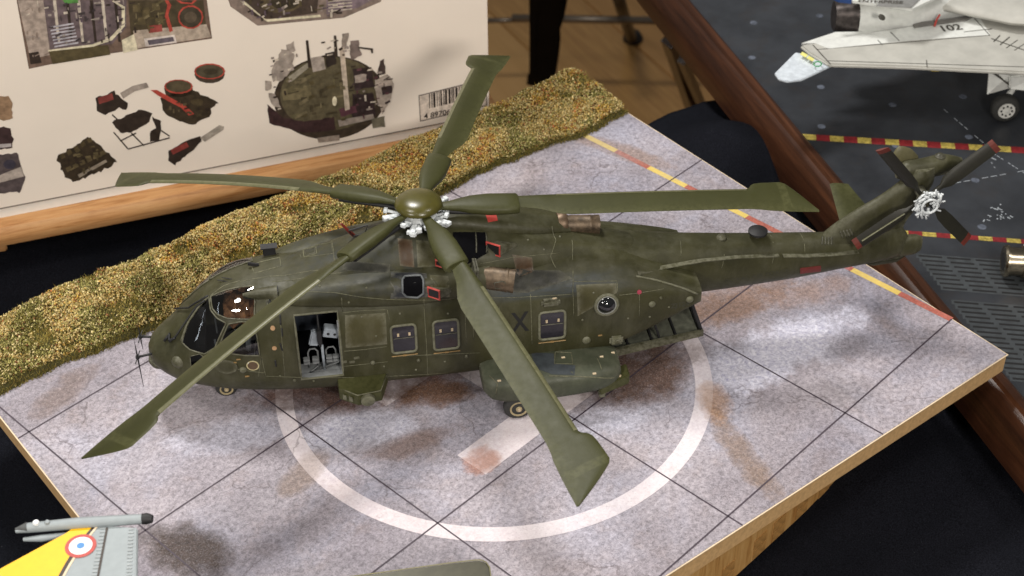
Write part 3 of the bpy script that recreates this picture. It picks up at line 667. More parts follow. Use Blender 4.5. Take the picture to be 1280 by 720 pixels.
# ------------------------------------------------------------------ white kit box behind the grass
bz = -1.6
q0, q1 = at(-60, 286, bz), at(612, 155, bz); bd = (q1 - q0); BLn = bd.length; bd.normalize(); bo = Vector((bd.y, -bd.x, 0))
if bo.y > 0: bo = -bo                 # face normal, towards the camera
M_box = plain('glossy_printed_card', srgb(240, 228, 214), .4, var=.02, scale=.4)
M_boxw = plain('white_card_tray', srgb(236, 232, 224), .5, var=.02)
kbox = empty('kit_box', q0, math.atan2(bd.y, bd.x), label='white cardboard kit box with printed cockpit parts and a barcode on its side', category='box')
BXH = 13.5
MB().box((BLn / 2, 3.05, .30), (BLn - .1, 6.0, .6)).build('box_tray', M_boxw, kbox, bevel=.02)
MB().box((BLn / 2, 3.05, .36 + BXH / 2), (BLn, 6.14, BXH)).build('box_lid', M_box, kbox, bevel=.03)
MB().box((BLn / 2, -.022, .40), (BLn, .03, .035)).build('lid_shadow_line', plain('card_edge_shadow', srgb(120, 112, 104), .7), kbox)  # grey strip standing in for the shadow line under the lid
def onbox(x, y, off=0.0):
    """point of the box's front side seen at that place, in the box's own frame"""
    d_ = ray(x, y); pl = q0 + bo * .02; t = (pl - CAMP).dot(bo) / d_.dot(bo); p = CAMP + d_ * t
    rel = p - q0; return Vector((rel.dot(bd), -.022 - off, rel.z))
_pm = {}
def cm(c, rough=.45):
    if c not in _pm: _pm[c] = plain('print_ink', srgb(*c), rough, var=.28, scale=5)
    return _pm[c]
def sheet(name, pts, c, lvl=1, parent=None):
    v = [onbox(x, y, .004 * lvl) for x, y in pts]
    m = v; c0_ = sum(m, Vector()) / len(m)
    tomesh(name, v, [tuple(range(len(v)))], cm(c), parent or kbox)
def blob(cx_, cy_, rx, ry, n=14, rot=0, jit=0.0, rs=random):
    return [(cx_ + (rx * math.cos(t) * math.cos(rot) - ry * math.sin(t) * math.sin(rot)) * (1 + rs.uniform(-jit, jit)), cy_ + (rx * math.cos(t) * math.sin(rot) + ry * math.sin(t) * math.cos(rot)) * (1 + rs.uniform(-jit, jit))) for t in [2 * math.pi * k / n for k in range(n)]]
BR, OLV, DK, GR, LG, RD, CRM, PUR = (120, 92, 70), (84, 74, 50), (52, 42, 36), (150, 138, 130), (196, 184, 168), (176, 72, 60), (214, 204, 176), (98, 84, 92)
# cockpit tub picture at the top left
T = 'printed_cockpit_tub'
sheet(T, [(20, -4), (36, 86), (103, 72), (265, 48), (258, -4)], (112, 92, 80), 1)
sheet(T, [(22, 0), (38, 74), (64, 68), (54, 0)], (168, 152, 140), 2)
sheet(T, [(54, 0), (62, 62), (140, 55), (158, 34), (158, 0)], (104, 90, 92), 2)
for i, x in enumerate((66, 82, 96, 112, 126, 142)): sheet(T, [(x, 0), (x + 6, 52), (x + 9, 52), (x + 4, 0)], DK if i % 2 else LG, 3)
for i in range(7): sheet(T, [(62 + i, 33 + i * 4), (92 + i, 28 + i * 4), (92 + i, 30 + i * 4), (62 + i, 35 + i * 4)], (176, 172, 178), 4)
sheet(T, [(60, 62), (66, 80), (138, 68), (135, 56)], OLV, 3)
sheet(T, [(142, 0), (156, 8), (156, 32), (140, 50), (116, 58), (60, 64), (60, 62), (115, 55), (137, 47), (152, 31), (152, 9), (140, 1)], CRM, 5)
sheet(T, [(160, 0), (164, 52), (258, 36), (254, 0)], (74, 64, 46), 2)
sheet(T, [(152, 50), (154, 66), (172, 62), (168, 42)], CRM, 3)
sheet(T, [(166, 38), (258, 30), (264, 46), (172, 60)], (176, 160, 144), 3)
sheet(T, [(180, 48), (218, 43), (221, 53), (182, 58)], (216, 204, 196), 4); sheet(T, [(184, 50), (216, 45.5), (218, 51), (186, 56)], (96, 88, 96), 5)
sheet(T, [(210, 0), (214, 6), (210, 18), (216, 38), (212, 40), (206, 20), (209, 6), (206, 0)], RD, 4)
sheet(T, [(184, 32), (202, 30), (203, 39), (186, 41)], (150, 70, 64), 4)
sheet(T, blob(238, 21, 16, 15), RD, 4); sheet(T, blob(238, 21, 14, 13), (66, 58, 46), 5); sheet(T, blob(238, 21, 8, 7), (88, 76, 62), 6)
sheet(T, [(220, 0), (226, 4), (240, 5), (246, 0)], RD, 4); sheet(T, [(224, 0), (228, 2), (239, 3), (242, 0)], (66, 58, 46), 5)
for (x, y) in ((166, 6), (178, 12), (190, 4), (172, 22), (194, 20)): sheet(T, [(x, y), (x + 9, y - 1), (x + 10, y + 8), (x, y + 9)], (96, 84, 58), 4)
sheet(T, [(36, 66), (48, 64), (52, 78), (38, 80)], DK, 4); sheet(T, [(78, 0), (96, -3), (98, 3), (82, 4)], (86, 140, 70), 5)
# upper centre picture
T = 'printed_sensor_bay'
sheet(T, [(284, -4), (288, 8), (322, 32), (430, 22), (476, 2), (478, -4)], (132, 116, 106), 1)
sheet(T, [(300, -4), (318, 20), (338, 24), (396, 16), (398, -4)], (70, 58, 50), 2)
sheet(T, [(304, 0), (332, 24), (400, 18), (401, 21), (334, 27), (300, 1)], CRM, 3)
sheet(T, [(408, -2), (408, 18), (446, 10), (470, -3)], (126, 110, 116), 2)
for i in range(4): sheet(T, [(410, 1 + i * 4), (440, -2 + i * 4), (440, -.5 + i * 4), (410, 2.5 + i * 4)], LG, 4)
sheet(T, blob(350, 4, 26, 12), (92, 80, 58), 3); sheet(T, blob(356, 2, 18, 10), (60, 52, 38), 4)
# small parts
T = 'printed_black_box'
def fuzzy(T, pts, c, lvl=2, jit=1.2):
    r_ = random.Random(int(pts[0][0] * 7 + pts[0][1])); o_ = []
    for i in range(len(pts)):
        a_, b_ = pts[i], pts[(i + 1) % len(pts)]; n_ = max(2, int(math.hypot(a_[0] - b_[0], a_[1] - b_[1]) / 4))
        for k in range(n_): o_.append((a_[0] + (b_[0] - a_[0]) * k / n_ + r_.uniform(-jit, jit), a_[1] + (b_[1] - a_[1]) * k / n_ + r_.uniform(-jit, jit)))
    sheet(T, o_, c, lvl)
fuzzy(T, [(120, 122), (142, 114), (160, 128), (158, 138), (150, 134), (132, 144), (122, 138)], DK); fuzzy(T, [(122, 122), (140, 116), (142, 124), (124, 130)], (128, 62, 56), 3, .3)
sheet(T, [(150, 116), (166, 107), (183, 103), (186, 109), (168, 114), (154, 123)], (158, 146, 136), 3)
T = 'printed_rack'
fuzzy(T, [(140, 152), (170, 140), (178, 136), (190, 142), (186, 152), (164, 166), (150, 166)], DK); fuzzy(T, [(190, 146), (202, 150), (200, 176), (188, 178), (188, 164), (194, 160)], DK, 2)
for q in (((142, 165), (160, 186)), ((160, 186), (212, 172)), ((164, 166), (180, 182)), ((150, 176), (170, 166)), ((140, 143), (152, 154)), ((200, 162), (212, 170))):
    (x0, y0), (x1, y1) = q; d_ = math.hypot(x1 - x0, y1 - y0); nx, ny = -(y1 - y0) / d_ * .8, (x1 - x0) / d_ * .8
    sheet(T, [(x0 - nx, y0 - ny), (x1 - nx, y1 - ny), (x1 + nx, y1 + ny), (x0 + nx, y0 + ny)], DK, 3)
T = 'printed_fan_unit'
fuzzy(T, [(200, 122), (236, 110), (274, 128), (264, 136), (262, 146), (240, 156), (216, 148), (204, 138)], (60, 50, 38)); sheet(T, blob(223, 108, 18, 9), RD, 3); sheet(T, [(205, 110), (241, 110), (240, 118), (223, 122), (207, 118)], (58, 48, 36), 2); sheet(T, blob(223, 107.5, 16, 7.5), (84, 74, 56), 4); sheet(T, blob(246, 127, 8, 4), (82, 70, 50), 4)
sheet(T, [(188, 112), (196, 112), (214, 122), (232, 132), (243, 142), (236, 144), (226, 134), (210, 126), (196, 118)], RD, 5)
T = 'printed_fan_ring'
sheet(T, blob(262, 93, 19, 11), (66, 56, 46), 1); sheet(T, blob(262, 89, 19.5, 10), RD, 2); sheet(T, blob(262, 89, 17.5, 8.5), (82, 74, 58), 3); sheet(T, blob(263, 89, 9, 4), (66, 58, 44), 4)
T = 'printed_hand_tool'
fuzzy(T, [(210, 188), (234, 176), (250, 170), (252, 176), (238, 190), (218, 206), (211, 200)], DK); sheet(T, [(213, 187), (233, 177), (236, 183), (216, 193)], (136, 62, 56), 4); sheet(T, [(250, 172), (274, 156), (280, 158), (279, 162), (256, 177)], (160, 150, 138), 3)
T = 'printed_engine_block'
fuzzy(T, [(70, 196), (110, 172), (118, 174), (146, 202), (126, 214), (92, 228), (82, 222)], (58, 48, 36), 1, 1.8)
for i in range(6): sheet(T, [(82 + i * 8.5, 210 - i * 4), (88 + i * 8.5, 207 - i * 4), (90 + i * 8.5, 212 - i * 4), (84 + i * 8.5, 215 - i * 4)], (94, 82, 58), 3)
for i in range(5): sheet(T, [(74 + i * 8.5, 194 - i * 5), (79 + i * 8.5, 191 - i * 5), (82 + i * 8.5, 196 - i * 5), (77 + i * 8.5, 199 - i * 5)], (84, 72, 50), 3)
sheet(T, [(97, 218), (132, 199), (134, 202), (99, 222)], (150, 138, 122), 4)
# left edge pictures
T = 'printed_instrument'
fuzzy(T, [(-4, 120), (10, 119), (15, 128), (16, 148), (-4, 151)], (146, 118, 92)); fuzzy(T, [(-4, 158), (12, 160), (17, 174), (14, 185), (-4, 186)], (62, 46, 46)); sheet(T, [(-4, 180), (14, 179), (14, 183), (-4, 185)], (170, 162, 160), 4)
fuzzy(T, [(-4, 194), (22, 190), (32, 224), (24, 240), (-4, 242)], (84, 74, 74)); sheet(T, [(-4, 220), (26, 208), (30, 220), (-4, 229)], (172, 160, 150), 4); sheet(T, blob(12, 205, 8, 6), (60, 56, 66), 4)
# round turntable picture
T = 'printed_round_turret'
sheet(T, blob(412, 122, 70, 52, 40, -.08), (62, 52, 42), 1); sheet(T, blob(412, 117, 62, 46, 40, -.08), (90, 82, 62), 2)
fuzzy(T, [(334, 130), (352, 146), (380, 152), (418, 146), (420, 162), (380, 166), (336, 154)], (60, 42, 42), 3, .8)
for q in (((340, 88), (352, 60), (368, 66), (366, 84), (354, 100), (342, 102)), ((358, 56), (366, 52), (370, 62), (362, 66)), ((330, 100), (338, 100), (340, 112), (330, 112)), ((336, 116), (344, 118), (350, 134), (338, 130))): fuzzy(T, q, (158, 146, 136), 4, 1.5)
sheet(T, [(388, 72), (404, 69), (407, 86), (391, 90)], (160, 148, 138), 4)
fuzzy(T, [(406, 66), (420, 64), (420, 80), (408, 84)], (48, 40, 36), 4, .6)
sheet(T, [(424, 60), (430, 58), (437, 136), (431, 138)], (190, 174, 156), 6)
sheet(T, [(382, 50), (385, 50), (389, 84), (385, 84)], DK, 5); sheet(T, [(417, 44), (420, 44), (422, 70), (418, 70)], DK, 5)
fuzzy(T, [(428, 42), (436, 40), (432, 62), (426, 60)], (140, 128, 118), 5, .8); fuzzy(T, [(437, 50), (448, 50), (452, 70), (438, 74)], (120, 106, 100), 5, 1.2)
sheet(T, [(448, 58), (466, 60), (466, 66), (464, 66), (463, 62), (448, 60)], DK, 6)
fuzzy(T, [(440, 86), (464, 84), (468, 108), (444, 112)], (56, 44, 44), 4, .8); fuzzy(T, [(440, 118), (466, 116), (470, 144), (440, 150)], (56, 44, 44), 4, .8)
fuzzy(T, [(468, 100), (484, 92), (492, 104), (490, 120), (478, 142), (470, 122)], (176, 162, 150), 4, 1); fuzzy(T, [(476, 108), (490, 106), (490, 116), (478, 118)], (66, 54, 54), 6, .6); fuzzy(T, [(474, 76), (480, 74), (482, 92), (472, 94)], (70, 58, 54), 5, 1)
sheet(T, [(422, 150), (466, 142), (468, 148), (424, 158)], (150, 138, 128), 5); fuzzy(T, [(464, 148), (480, 145), (481, 158), (466, 160)], (110, 104, 88), 5, .6)
sheet(T, [(396, 172), (424, 168), (424, 175), (398, 178)], (150, 136, 124), 5); fuzzy(T, [(352, 112), (388, 106), (390, 122), (354, 126)], (112, 102, 76), 3, .6); sheet(T, blob(418, 126, 3, 6), CRM, 6)
sheet(T, [(360, 96), (384, 78), (386, 84), (364, 102)], (150, 142, 126), 4); fuzzy(T, [(442, 94), (458, 92), (458, 100), (444, 104)], (160, 146, 136), 6, .8); fuzzy(T, [(424, 136), (444, 132), (446, 140), (426, 146)], (92, 58, 66), 5, .8)
def clutter(name, poly, cols, n_, smin, smax, lvl, seed):
    r_ = random.Random(seed); xs_ = [q[0] for q in poly]; ys_ = [q[1] for q in poly]; V = []; F = []; fm = []; k = 0
    def ins(x, y):
        c_ = False
        for i in range(len(poly)):
            (x0, y0), (x1, y1) = poly[i], poly[i - 1]
            if (y0 > y) != (y1 > y) and x < (x1 - x0) * (y - y0) / (y1 - y0) + x0: c_ = not c_
        return c_
    while k < n_:
        x, y = r_.uniform(min(xs_), max(xs_)), r_.uniform(min(ys_), max(ys_))
        if not ins(x, y): k += .2; continue
        a_ = r_.choice((-.16, -.16, 1.45, -.5)) + r_.uniform(-.08, .08); L_, W_ = r_.uniform(smin, smax), r_.uniform(smin * .4, smin * 1.2)
        q = [(x + L_ * sx * math.cos(a_) - W_ * sy * math.sin(a_), y + L_ * sx * math.sin(a_) + W_ * sy * math.cos(a_)) for sx, sy in ((-.5, -.5), (.5, -.5), (.5, .5), (-.5, .5))]
        b_ = len(V); V += [onbox(qx, qy, .004 * lvl + .0007 * k) for qx, qy in q]; F.append((b_, b_ + 1, b_ + 2, b_ + 3)); fm.append(r_.randrange(len(cols))); k += 1
    tomesh(name, V, F, None, kbox, mats=[cm(c) for c in cols], fm=fm, kind='stuff')
clutter('printed_fine_detail', [(56, 0), (64, 60), (138, 52), (156, 30), (156, 0)], [DK, LG, GR, PUR, (66, 58, 60)], 60, 2.5, 9, 7, 1)
clutter('printed_fine_detail', [(162, 2), (166, 38), (208, 32), (206, 0)], [(98, 88, 60), DK, OLV, (120, 108, 80)], 34, 2.5, 8, 7, 2)
clutter('printed_fine_detail', [(26, 4), (40, 74), (60, 66), (50, 0)], [LG, GR, (140, 124, 112)], 14, 2, 7, 7, 3)
clutter('printed_fine_detail', [(296, 0), (322, 24), (424, 18), (470, -2)], [DK, LG, GR, OLV, PUR], 60, 2.5, 9, 7, 4)
clutter('printed_fine_detail', [(352, 92), (366, 150), (430, 150), (430, 84)], [(98, 90, 66), OLV, (70, 62, 46), (112, 102, 78)], 40, 4, 14, 4, 5)
clutter('printed_fine_detail', [(436, 76), (440, 152), (482, 140), (490, 100), (470, 84)], [DK, LG, GR, (92, 60, 66), (66, 54, 54)], 46, 2.5, 8, 8, 6)
clutter('printed_fine_detail', [(340, 62), (334, 140), (350, 146), (372, 66)], [LG, GR, DK], 22, 2.5, 7, 7, 7)
clutter('printed_fine_detail', [(402, 48), (400, 80), (440, 74), (440, 44)], [LG, DK, GR], 14, 2.5, 7, 8, 8)
clutter('printed_fine_detail', [(208, 126), (212, 142), (244, 150), (262, 138), (262, 130)], [(74, 64, 46), DK, (90, 78, 58)], 20, 2.5, 8, 6, 9)
clutter('printed_fine_detail', [(78, 196), (92, 222), (134, 206), (114, 176)], [(84, 74, 52), DK, (104, 92, 66)], 30, 2.5, 8, 4, 10)
# barcode
T = 'barcode'
sheet('barcode_panel', [(523, 119), (608, 98), (609, 132), (525, 152)], (96, 88, 84), 1); sheet('barcode_panel', [(524.2, 120), (606.8, 99.6), (607.8, 131), (526, 150.6)], (214, 200, 186), 2)
x = 536.0; r_ = random.Random(3)
while x < 604:
    w_ = r_.choice((.8, 1.2, 1.9, 2.6)); k = (x - 524) / 84
    y0_ = 119.0 - 20.5 * k; sheet(T, [(x, y0_ + 1), (x + w_, y0_ + .8), (x + w_ + .4, y0_ + 19), (x + .4, y0_ + 19.4)], (42, 36, 34), 3); x += w_ + r_.choice((.8, 1.1, 1.8))
tm = text_mesh('4 897062', .27, 0, .004); tm.materials.append(cm((42, 36, 34))); o = bpy.data.objects.new('barcode_digits', tm); link(o, kbox)
p = onbox(549, 142, .014); p2 = onbox(569, 137, .014); an = math.atan2(p2.z - p.z, p2.x - p.x)
o.matrix_local = Matrix.Translation(p) @ Matrix.Rotation(math.pi / 2, 4, 'X')

# ------------------------------------------------------------------ yellow and grey tail fin at the lower left
fin = empty('jet_tail_fin_model', at(60, 700, -3), 0, label='yellow and grey jet tail fin with red white and blue roundel, lower left corner', category='model aircraft')
FZ2 = 3.6; up = Vector((0, -.5, .87))
def Y(x, y, off=0): return at(x, y, FZ2) - fin.location + Vector((0, 0, off))
M_fy = plain('bright_yellow_paint', srgb(236, 182, 0), .5, var=.03); M_fg = plain('light_aircraft_grey', srgb(144, 152, 155), .55, var=.04); M_fd = plain('dark_trim', srgb(46, 32, 18), .5)
pl = [(98, 658), (122, 655), (172, 659), (171, 740), (150, 800), (20, 800), (-40, 740), (-30, 728), (84, 667)]
MB().prism([Y(x, y, -.13) for x, y in pl], (0, 0, .13)).build('fin', M_fg, fin, bevel=.03)
MB().prism([Y(x, y, .002) for x, y in [(-32, 729), (84, 666), (90, 661), (97, 657), (117, 657), (104, 672), (92, 688), (82, 704), (72, 722), (40, 800), (-40, 800)]], (0, 0, .008)).build('yellow_panel', M_fy, fin)
MB().prism([Y(x, y, .002) for x, y in [(117, 657), (121, 657), (108, 673), (96, 690), (86, 706), (76, 724), (46, 800), (40, 800), (72, 722), (82, 704), (92, 688), (104, 672)]], (0, 0, .009)).build('dark_trim_line', M_fd, fin)
MB().prism([Y(x, y, .002) for x, y in [(121, 657), (124, 657), (111, 673), (99, 690), (89, 706), (79, 724), (50, 800), (46, 800), (76, 724), (86, 706), (96, 690), (108, 673)]], (0, 0, .01)).build('cream_trim_line', M_cream, fin)
rc = Y(101, 683, .012)
for nm, r_, c_, h in (('roundel', .30, M_red, 0), ('roundel_white', .225, M_white, .005), ('roundel_blue', .075, plain('sky_blue_paint', srgb(70, 130, 190), .5), .01)):
    MB().lathe(rc + Vector((0, 0, h)), (0, 0, 1), [(0, r_), (.005, r_)], 36).build(nm, c_, fin)
def ystrip(q, wd, m, nm):
    p, q_ = Y(q[0], q[1], .011), Y(q[2], q[3], .011); d_ = (q_ - p).normalized(); nn = Vector((-d_.y, d_.x, 0)) * wd; MB().prism([p - nn, q_ - nn, q_ + nn, p + nn], (0, 0, .006)).build(nm, m, fin)
ystrip((134, 660, 122, 724), .02, M_fd, 'rudder_gap'); ystrip((170, 660, 169, 740), .012, M_fg, 'rudder_edge')
b = MB()
for i in range(15):
    for (xa, ya, xb, yb) in ((129, 661, 117, 724), (164, 662, 161, 724)):
        t = i / 14; p = Y(xa + (xb - xa) * t, ya + (yb - ya) * t, .012); b.box(p, (.10, .028, .012), Matrix.Rotation(-.75, 3, 'Z'))
b.build('rivets', plain('pale_rivet_grey', srgb(150, 156, 158), .5), fin, kind='stuff')
pa = [Y(20, 665, .02), Y(36, 662, .05), Y(100, 656, .05), Y(178, 651, .05)]
MB().tube([pa[0] , pa[1], pa[2], pa[3]], [.04, .10, .115, .10], 14).build('fairing_rod', M_fg, fin, auto=50)
MB().tube([Y(28, 670, -.1), Y(50, 668.5, -.1), Y(88, 664, -.1)], [.04, .07, .055], 10).build('lower_rod', M_fg, fin, auto=50)
MB().tube([Y(178, 651, .05), Y(184, 650.5, .05), Y(191, 651, .05)], [.108, .115, .08], 14).build('black_tip', M_black, fin, auto=50)
MB().tube([Y(20, 664, .05), Y(28, 663, .06), Y(35, 662, .07)], [.03, .07, .102], 12).build('clear_lens', plain('clear_grey_lens', srgb(90, 92, 92), .15), fin, auto=50)
for x, y, r_ in ((47, 660.5, .07), (61, 660, .055)): MB().lathe(Y(x, y, .16), (0, -.3, 1), [(0, r_), (.04, r_ * .7)], 14).build('round_fitting', M_white if x < 50 else M_fg, fin)

# dark olive rounded plate at the bottom edge
plate = empty('olive_plate', at(560, 760, -.0), 0, label='dark olive rounded metal plate poking in at the bottom edge', category='plate')
pz = 1.2; ol = [(380, 728), (470, 716.5), (560, 704), (594, 700), (602, 700), (608, 703), (612, 709), (613, 716), (625, 800), (380, 800)]
MB().prism([at(x, y, pz) - plate.location - Vector((0, 0, .2)) for x, y in ol], (0, 0, .2)).build('plate_body', plain('dark_olive_anodised', srgb(66, 64, 50), .3, .3), plate, bevel=.03)
MB().tube([at(x, y, pz) - plate.location + Vector((0, 0, .0)) for x, y in ol[:-1]], .014, 6).build('worn_rim', plain('worn_rim_paint', srgb(126, 122, 92), .5), plate)

# ------------------------------------------------------------------ down on the hall floor: table leg, chair
M_steelp = plain('grey_steel_tube', srgb(120, 110, 98), .35, .6)
tl = empty('folded_black_drape', at(665, 100, FZ + 12), 0, label='black cloth strip hanging beside the box above the parquet floor', category='cloth')
dp = [(658, -30), (702, -30), (698, 20), (693, 60), (688, 112), (672, 104), (658, 96), (655, 90), (656, 60)]
b = MB(); n_ = 10; rs = []
for i in range(12):
    t = i / 11; y = -30 + t * 134; xl = 661 - 6 * t; xr = 702 - 13 * t; row = []
    for k in range(13):
        u_ = k / 12; x = xl + (xr - xl) * u_; z = FZ + 34 - 22 * t
        row.append(at(x, y - (6 if i == 11 and k < 5 else 0), z) - tl.location + Vector((.4, -.6, 0)) * math.sin(u_ * 9 + t) * .6)
    rs.append(row)
for i in range(11):
    for k in range(12): pass
V = [p for r_ in rs for p in r_]; F = [(i * 13 + k, i * 13 + k + 1, (i + 1) * 13 + k + 1, (i + 1) * 13 + k) for i in range(11) for k in range(12)]
o = tomesh('drape', V, F, M_cloth, tl, True); md = o.modifiers.new('s', 'SOLIDIFY'); md.thickness = .25
chair = empty('stacking_chair', at(800, 40, FZ), 0, label='chair frame of grey steel tube standing on the parquet beyond the table', category='chair')
cz_ = chair.location
MB().tube([at(640, 22.5, FZ + 9) - cz_, at(860, 26.5, FZ + 9) - cz_], .32, 10).build('crossbar', M_steelp, chair, smooth=True)
MB().tube([at(764, -30, FZ + 16) - cz_, at(790, 50, FZ) - cz_], .5, 10).build('leg', plain('dark_steel_tube', srgb(74, 66, 56), .4, .4), chair, smooth=True)
MB().lathe(at(791, 50, FZ) - cz_, (0, 0, 1), [(0, .9), (.3, .9), (.8, .6)], 16).build('rubber_foot', M_black, chair, auto=40)
bar = empty('table_bar', at(618, 24, FZ), 0, label='thin grey metal bar ending behind the white kit box', category='metal bar')
MB().tube([at(600, 26, FZ + 8) - bar.location, at(668, 24.5, FZ + 8) - bar.location], .22, 8).build('bar', M_steelp, bar, smooth=True)
tleg = empty('wooden_trestle', at(850, 90, FZ), 0, label='brown wooden trestle leg beneath the dark framed deck board', category='trestle')
for (x0, y0, x1, y1, wpx) in ((838, 50, 872, 150, .55), (853, 75, 885, 150, .3)):
    MB().tube([at(x0, y0, -18) - tleg.location, at(x1, y1, -18 - 14) - tleg.location], wpx, 4).build('leg', M_darkwood, tleg)
# ------------------------------------------------------------------ the helicopter model (x aft, y starboard, z up; origin under the mast)
HY = R(-36.9); HO = Vector((8.2, -5.3, .007))
heli = empty('helicopter_model', HO, HY, label='olive green military transport helicopter model with five rotor blades and open side door', category='model helicopter')
HM = Matrix.Translation(HO) @ Matrix.Rotation(HY, 4, 'Z'); HI = HM.inverted()
LC = HI @ CAMP
def lray(px, py): return (HI.to_3x3() @ ray(px, py)).normalized()
def lplane(px, py, y=None, z=None, x=None):
    d = lray(px, py)
    if y is not None: t = (y - LC.y) / d.y
    elif z is not None: t = (z - LC.z) / d.z
    else: t = (x - LC.x) / d.x
    return LC + d * t
def interp(st, xs):
    A = np.array(st, float); return [np.interp(xs, A[:, 0], A[:, i]) for i in range(1, A.shape[1])]
def smooth_interp(st, xs):
    """monotone-ish cubic through the stations"""
    A = np.array(st, float); X = A[:, 0]; outp = []
    for c in range(1, A.shape[1]):
        Yv = A[:, c]; dl = np.diff(Yv) / np.diff(X); m = np.zeros(len(X)); m[0] = dl[0]; m[-1] = dl[-1]
        for i in range(1, len(X) - 1): m[i] = 0 if dl[i - 1] * dl[i] <= 0 else 2 * dl[i - 1] * dl[i] / (dl[i - 1] + dl[i])
        r_ = []
        for x in xs:
            i = min(max(np.searchsorted(X, x) - 1, 0), len(X) - 2); h = X[i + 1] - X[i]; t = (x - X[i]) / h
            r_.append((2 * t**3 - 3 * t**2 + 1) * Yv[i] + (t**3 - 2 * t**2 + t) * h * m[i] + (-2 * t**3 + 3 * t**2) * Yv[i + 1] + (t**3 - t**2) * h * m[i + 1])
        outp.append(np.array(r_))
    return outp
def body(st, n=56, nx=90, xs=None):
    """stations: x, zbottom, ztop, half width, z of widest, lower exponent, upper exponent, y centre"""
    X = [s[0] for s in st]
    if xs is None: xs = np.linspace(X[0], X[-1], nx)
    zb, zt, w_, zm, nb_, nt_, yc = smooth_interp(st, xs); rs = []
    for i, x in enumerate(xs):
        r_ = []
        for k in range(n):
            a = 2 * math.pi * k / n; ca, sa = math.cos(a), math.sin(a); e = nt_[i] if sa >= 0 else nb_[i]; h = (zt[i] - zm[i]) if sa >= 0 else (zm[i] - zb[i])
            r_.append((x, yc[i] + w_[i] * math.copysign(abs(ca) ** (2 / e), ca), zm[i] + h * math.copysign(abs(sa) ** (2 / e), sa)))
        rs.append(r_)
    return MB().rings(rs)
FUS = [(-6.66, 1.45, 1.72, .12, 1.58, 2, 2, 0), (-6.58, 1.28, 1.90, .36, 1.56, 2, 2, 0), (-6.4, 1.12, 2.06, .58, 1.52, 2.1, 2.1, 0), (-6.1, .98, 2.26, .82, 1.5, 2.3, 2.2, 0), (-5.7, .86, 2.62, 1.02, 1.55, 2.5, 2.2, 0),
       (-5.2, .76, 3.12, 1.16, 1.6, 2.8, 2.3, 0), (-4.7, .68, 3.40, 1.27, 1.7, 3.0, 2.5, 0), (-4.2, .62, 3.53, 1.34, 1.78, 3.2, 2.6, 0), (-3.5, .56, 3.60, 1.39, 1.85, 3.4, 2.8, 0), (-2.4, .50, 3.62, 1.41, 1.85, 3.6, 2.9, 0),
       (0, .47, 3.62, 1.42, 1.85, 3.6, 2.9, 0), (3.2, .5, 3.60, 1.42, 1.85, 3.6, 2.9, 0), (4.1, .70, 3.54, 1.41, 1.9, 4, 2.9, 0), (4.8, 1.08, 3.36, 1.39, 2.1, 5, 3.0, 0), (5.5, 1.47, 3.08, 1.36, 2.25, 6, 3.4, 0), (6.1, 1.80, 2.80, 1.32, 2.32, 6, 4.5, 0), (6.62, 2.08, 2.58, 1.26, 2.33, 6, 6, 0)]
fb_ = body(FUS, 72, 120)
def bvh_of(*objs):
    V = []; F = []
    for o in objs:
        b = len(V); V += [v.co.copy() for v in o.data.vertices]; F += [tuple(i + b for i in p.vertices) for p in o.data.polygons]
    return BVHTree.FromPolygons(V, F)
fus = fb_.build('fuselage', M_body, heli, auto=40)
FB = bvh_of(fus)
# cabin door opening, port side
DX0, DX1, DZ0, DZ1 = -3.13, -2.13, 1.28, 3.10
bm = bmesh.new(); bm.from_mesh(fus.data)
for co, no in (((DX0, 0, 0), (1, 0, 0)), ((DX1, 0, 0), (1, 0, 0)), ((0, 0, DZ0), (0, 0, 1)), ((0, 0, DZ1), (0, 0, 1))):
    bmesh.ops.bisect_plane(bm, geom=bm.verts[:] + bm.edges[:] + bm.faces[:], plane_co=co, plane_no=no, dist=1e-5)
dl = [f for f in bm.faces if (lambda c: DX0 < c.x < DX1 and DZ0 < c.z < DZ1 and c.y < 0)(f.calc_center_median())]
bmesh.ops.delete(bm, geom=dl, context='FACES'); bm.to_mesh(fus.data); bm.free()
def sidept(x, z, off=0.0, s=-1, bv=None):
    h = (bv or FB).ray_cast(Vector((x, 6 * s, z)), Vector((0, -s, 0)))
    if h[0] is None: return Vector((x, s * 1.35, z))
    return h[0] + h[1] * off
def snap(p, off=0.0, bv=None):
    h = (bv or FB).find_nearest(Vector(p))
    nrm = h[1]; return h[0] + nrm * off
def hit(px, py, bv=None, off=0.0):
    h = (bv or FB).ray_cast(LC, lray(px, py)); return None if h[0] is None else h[0] + h[1] * off
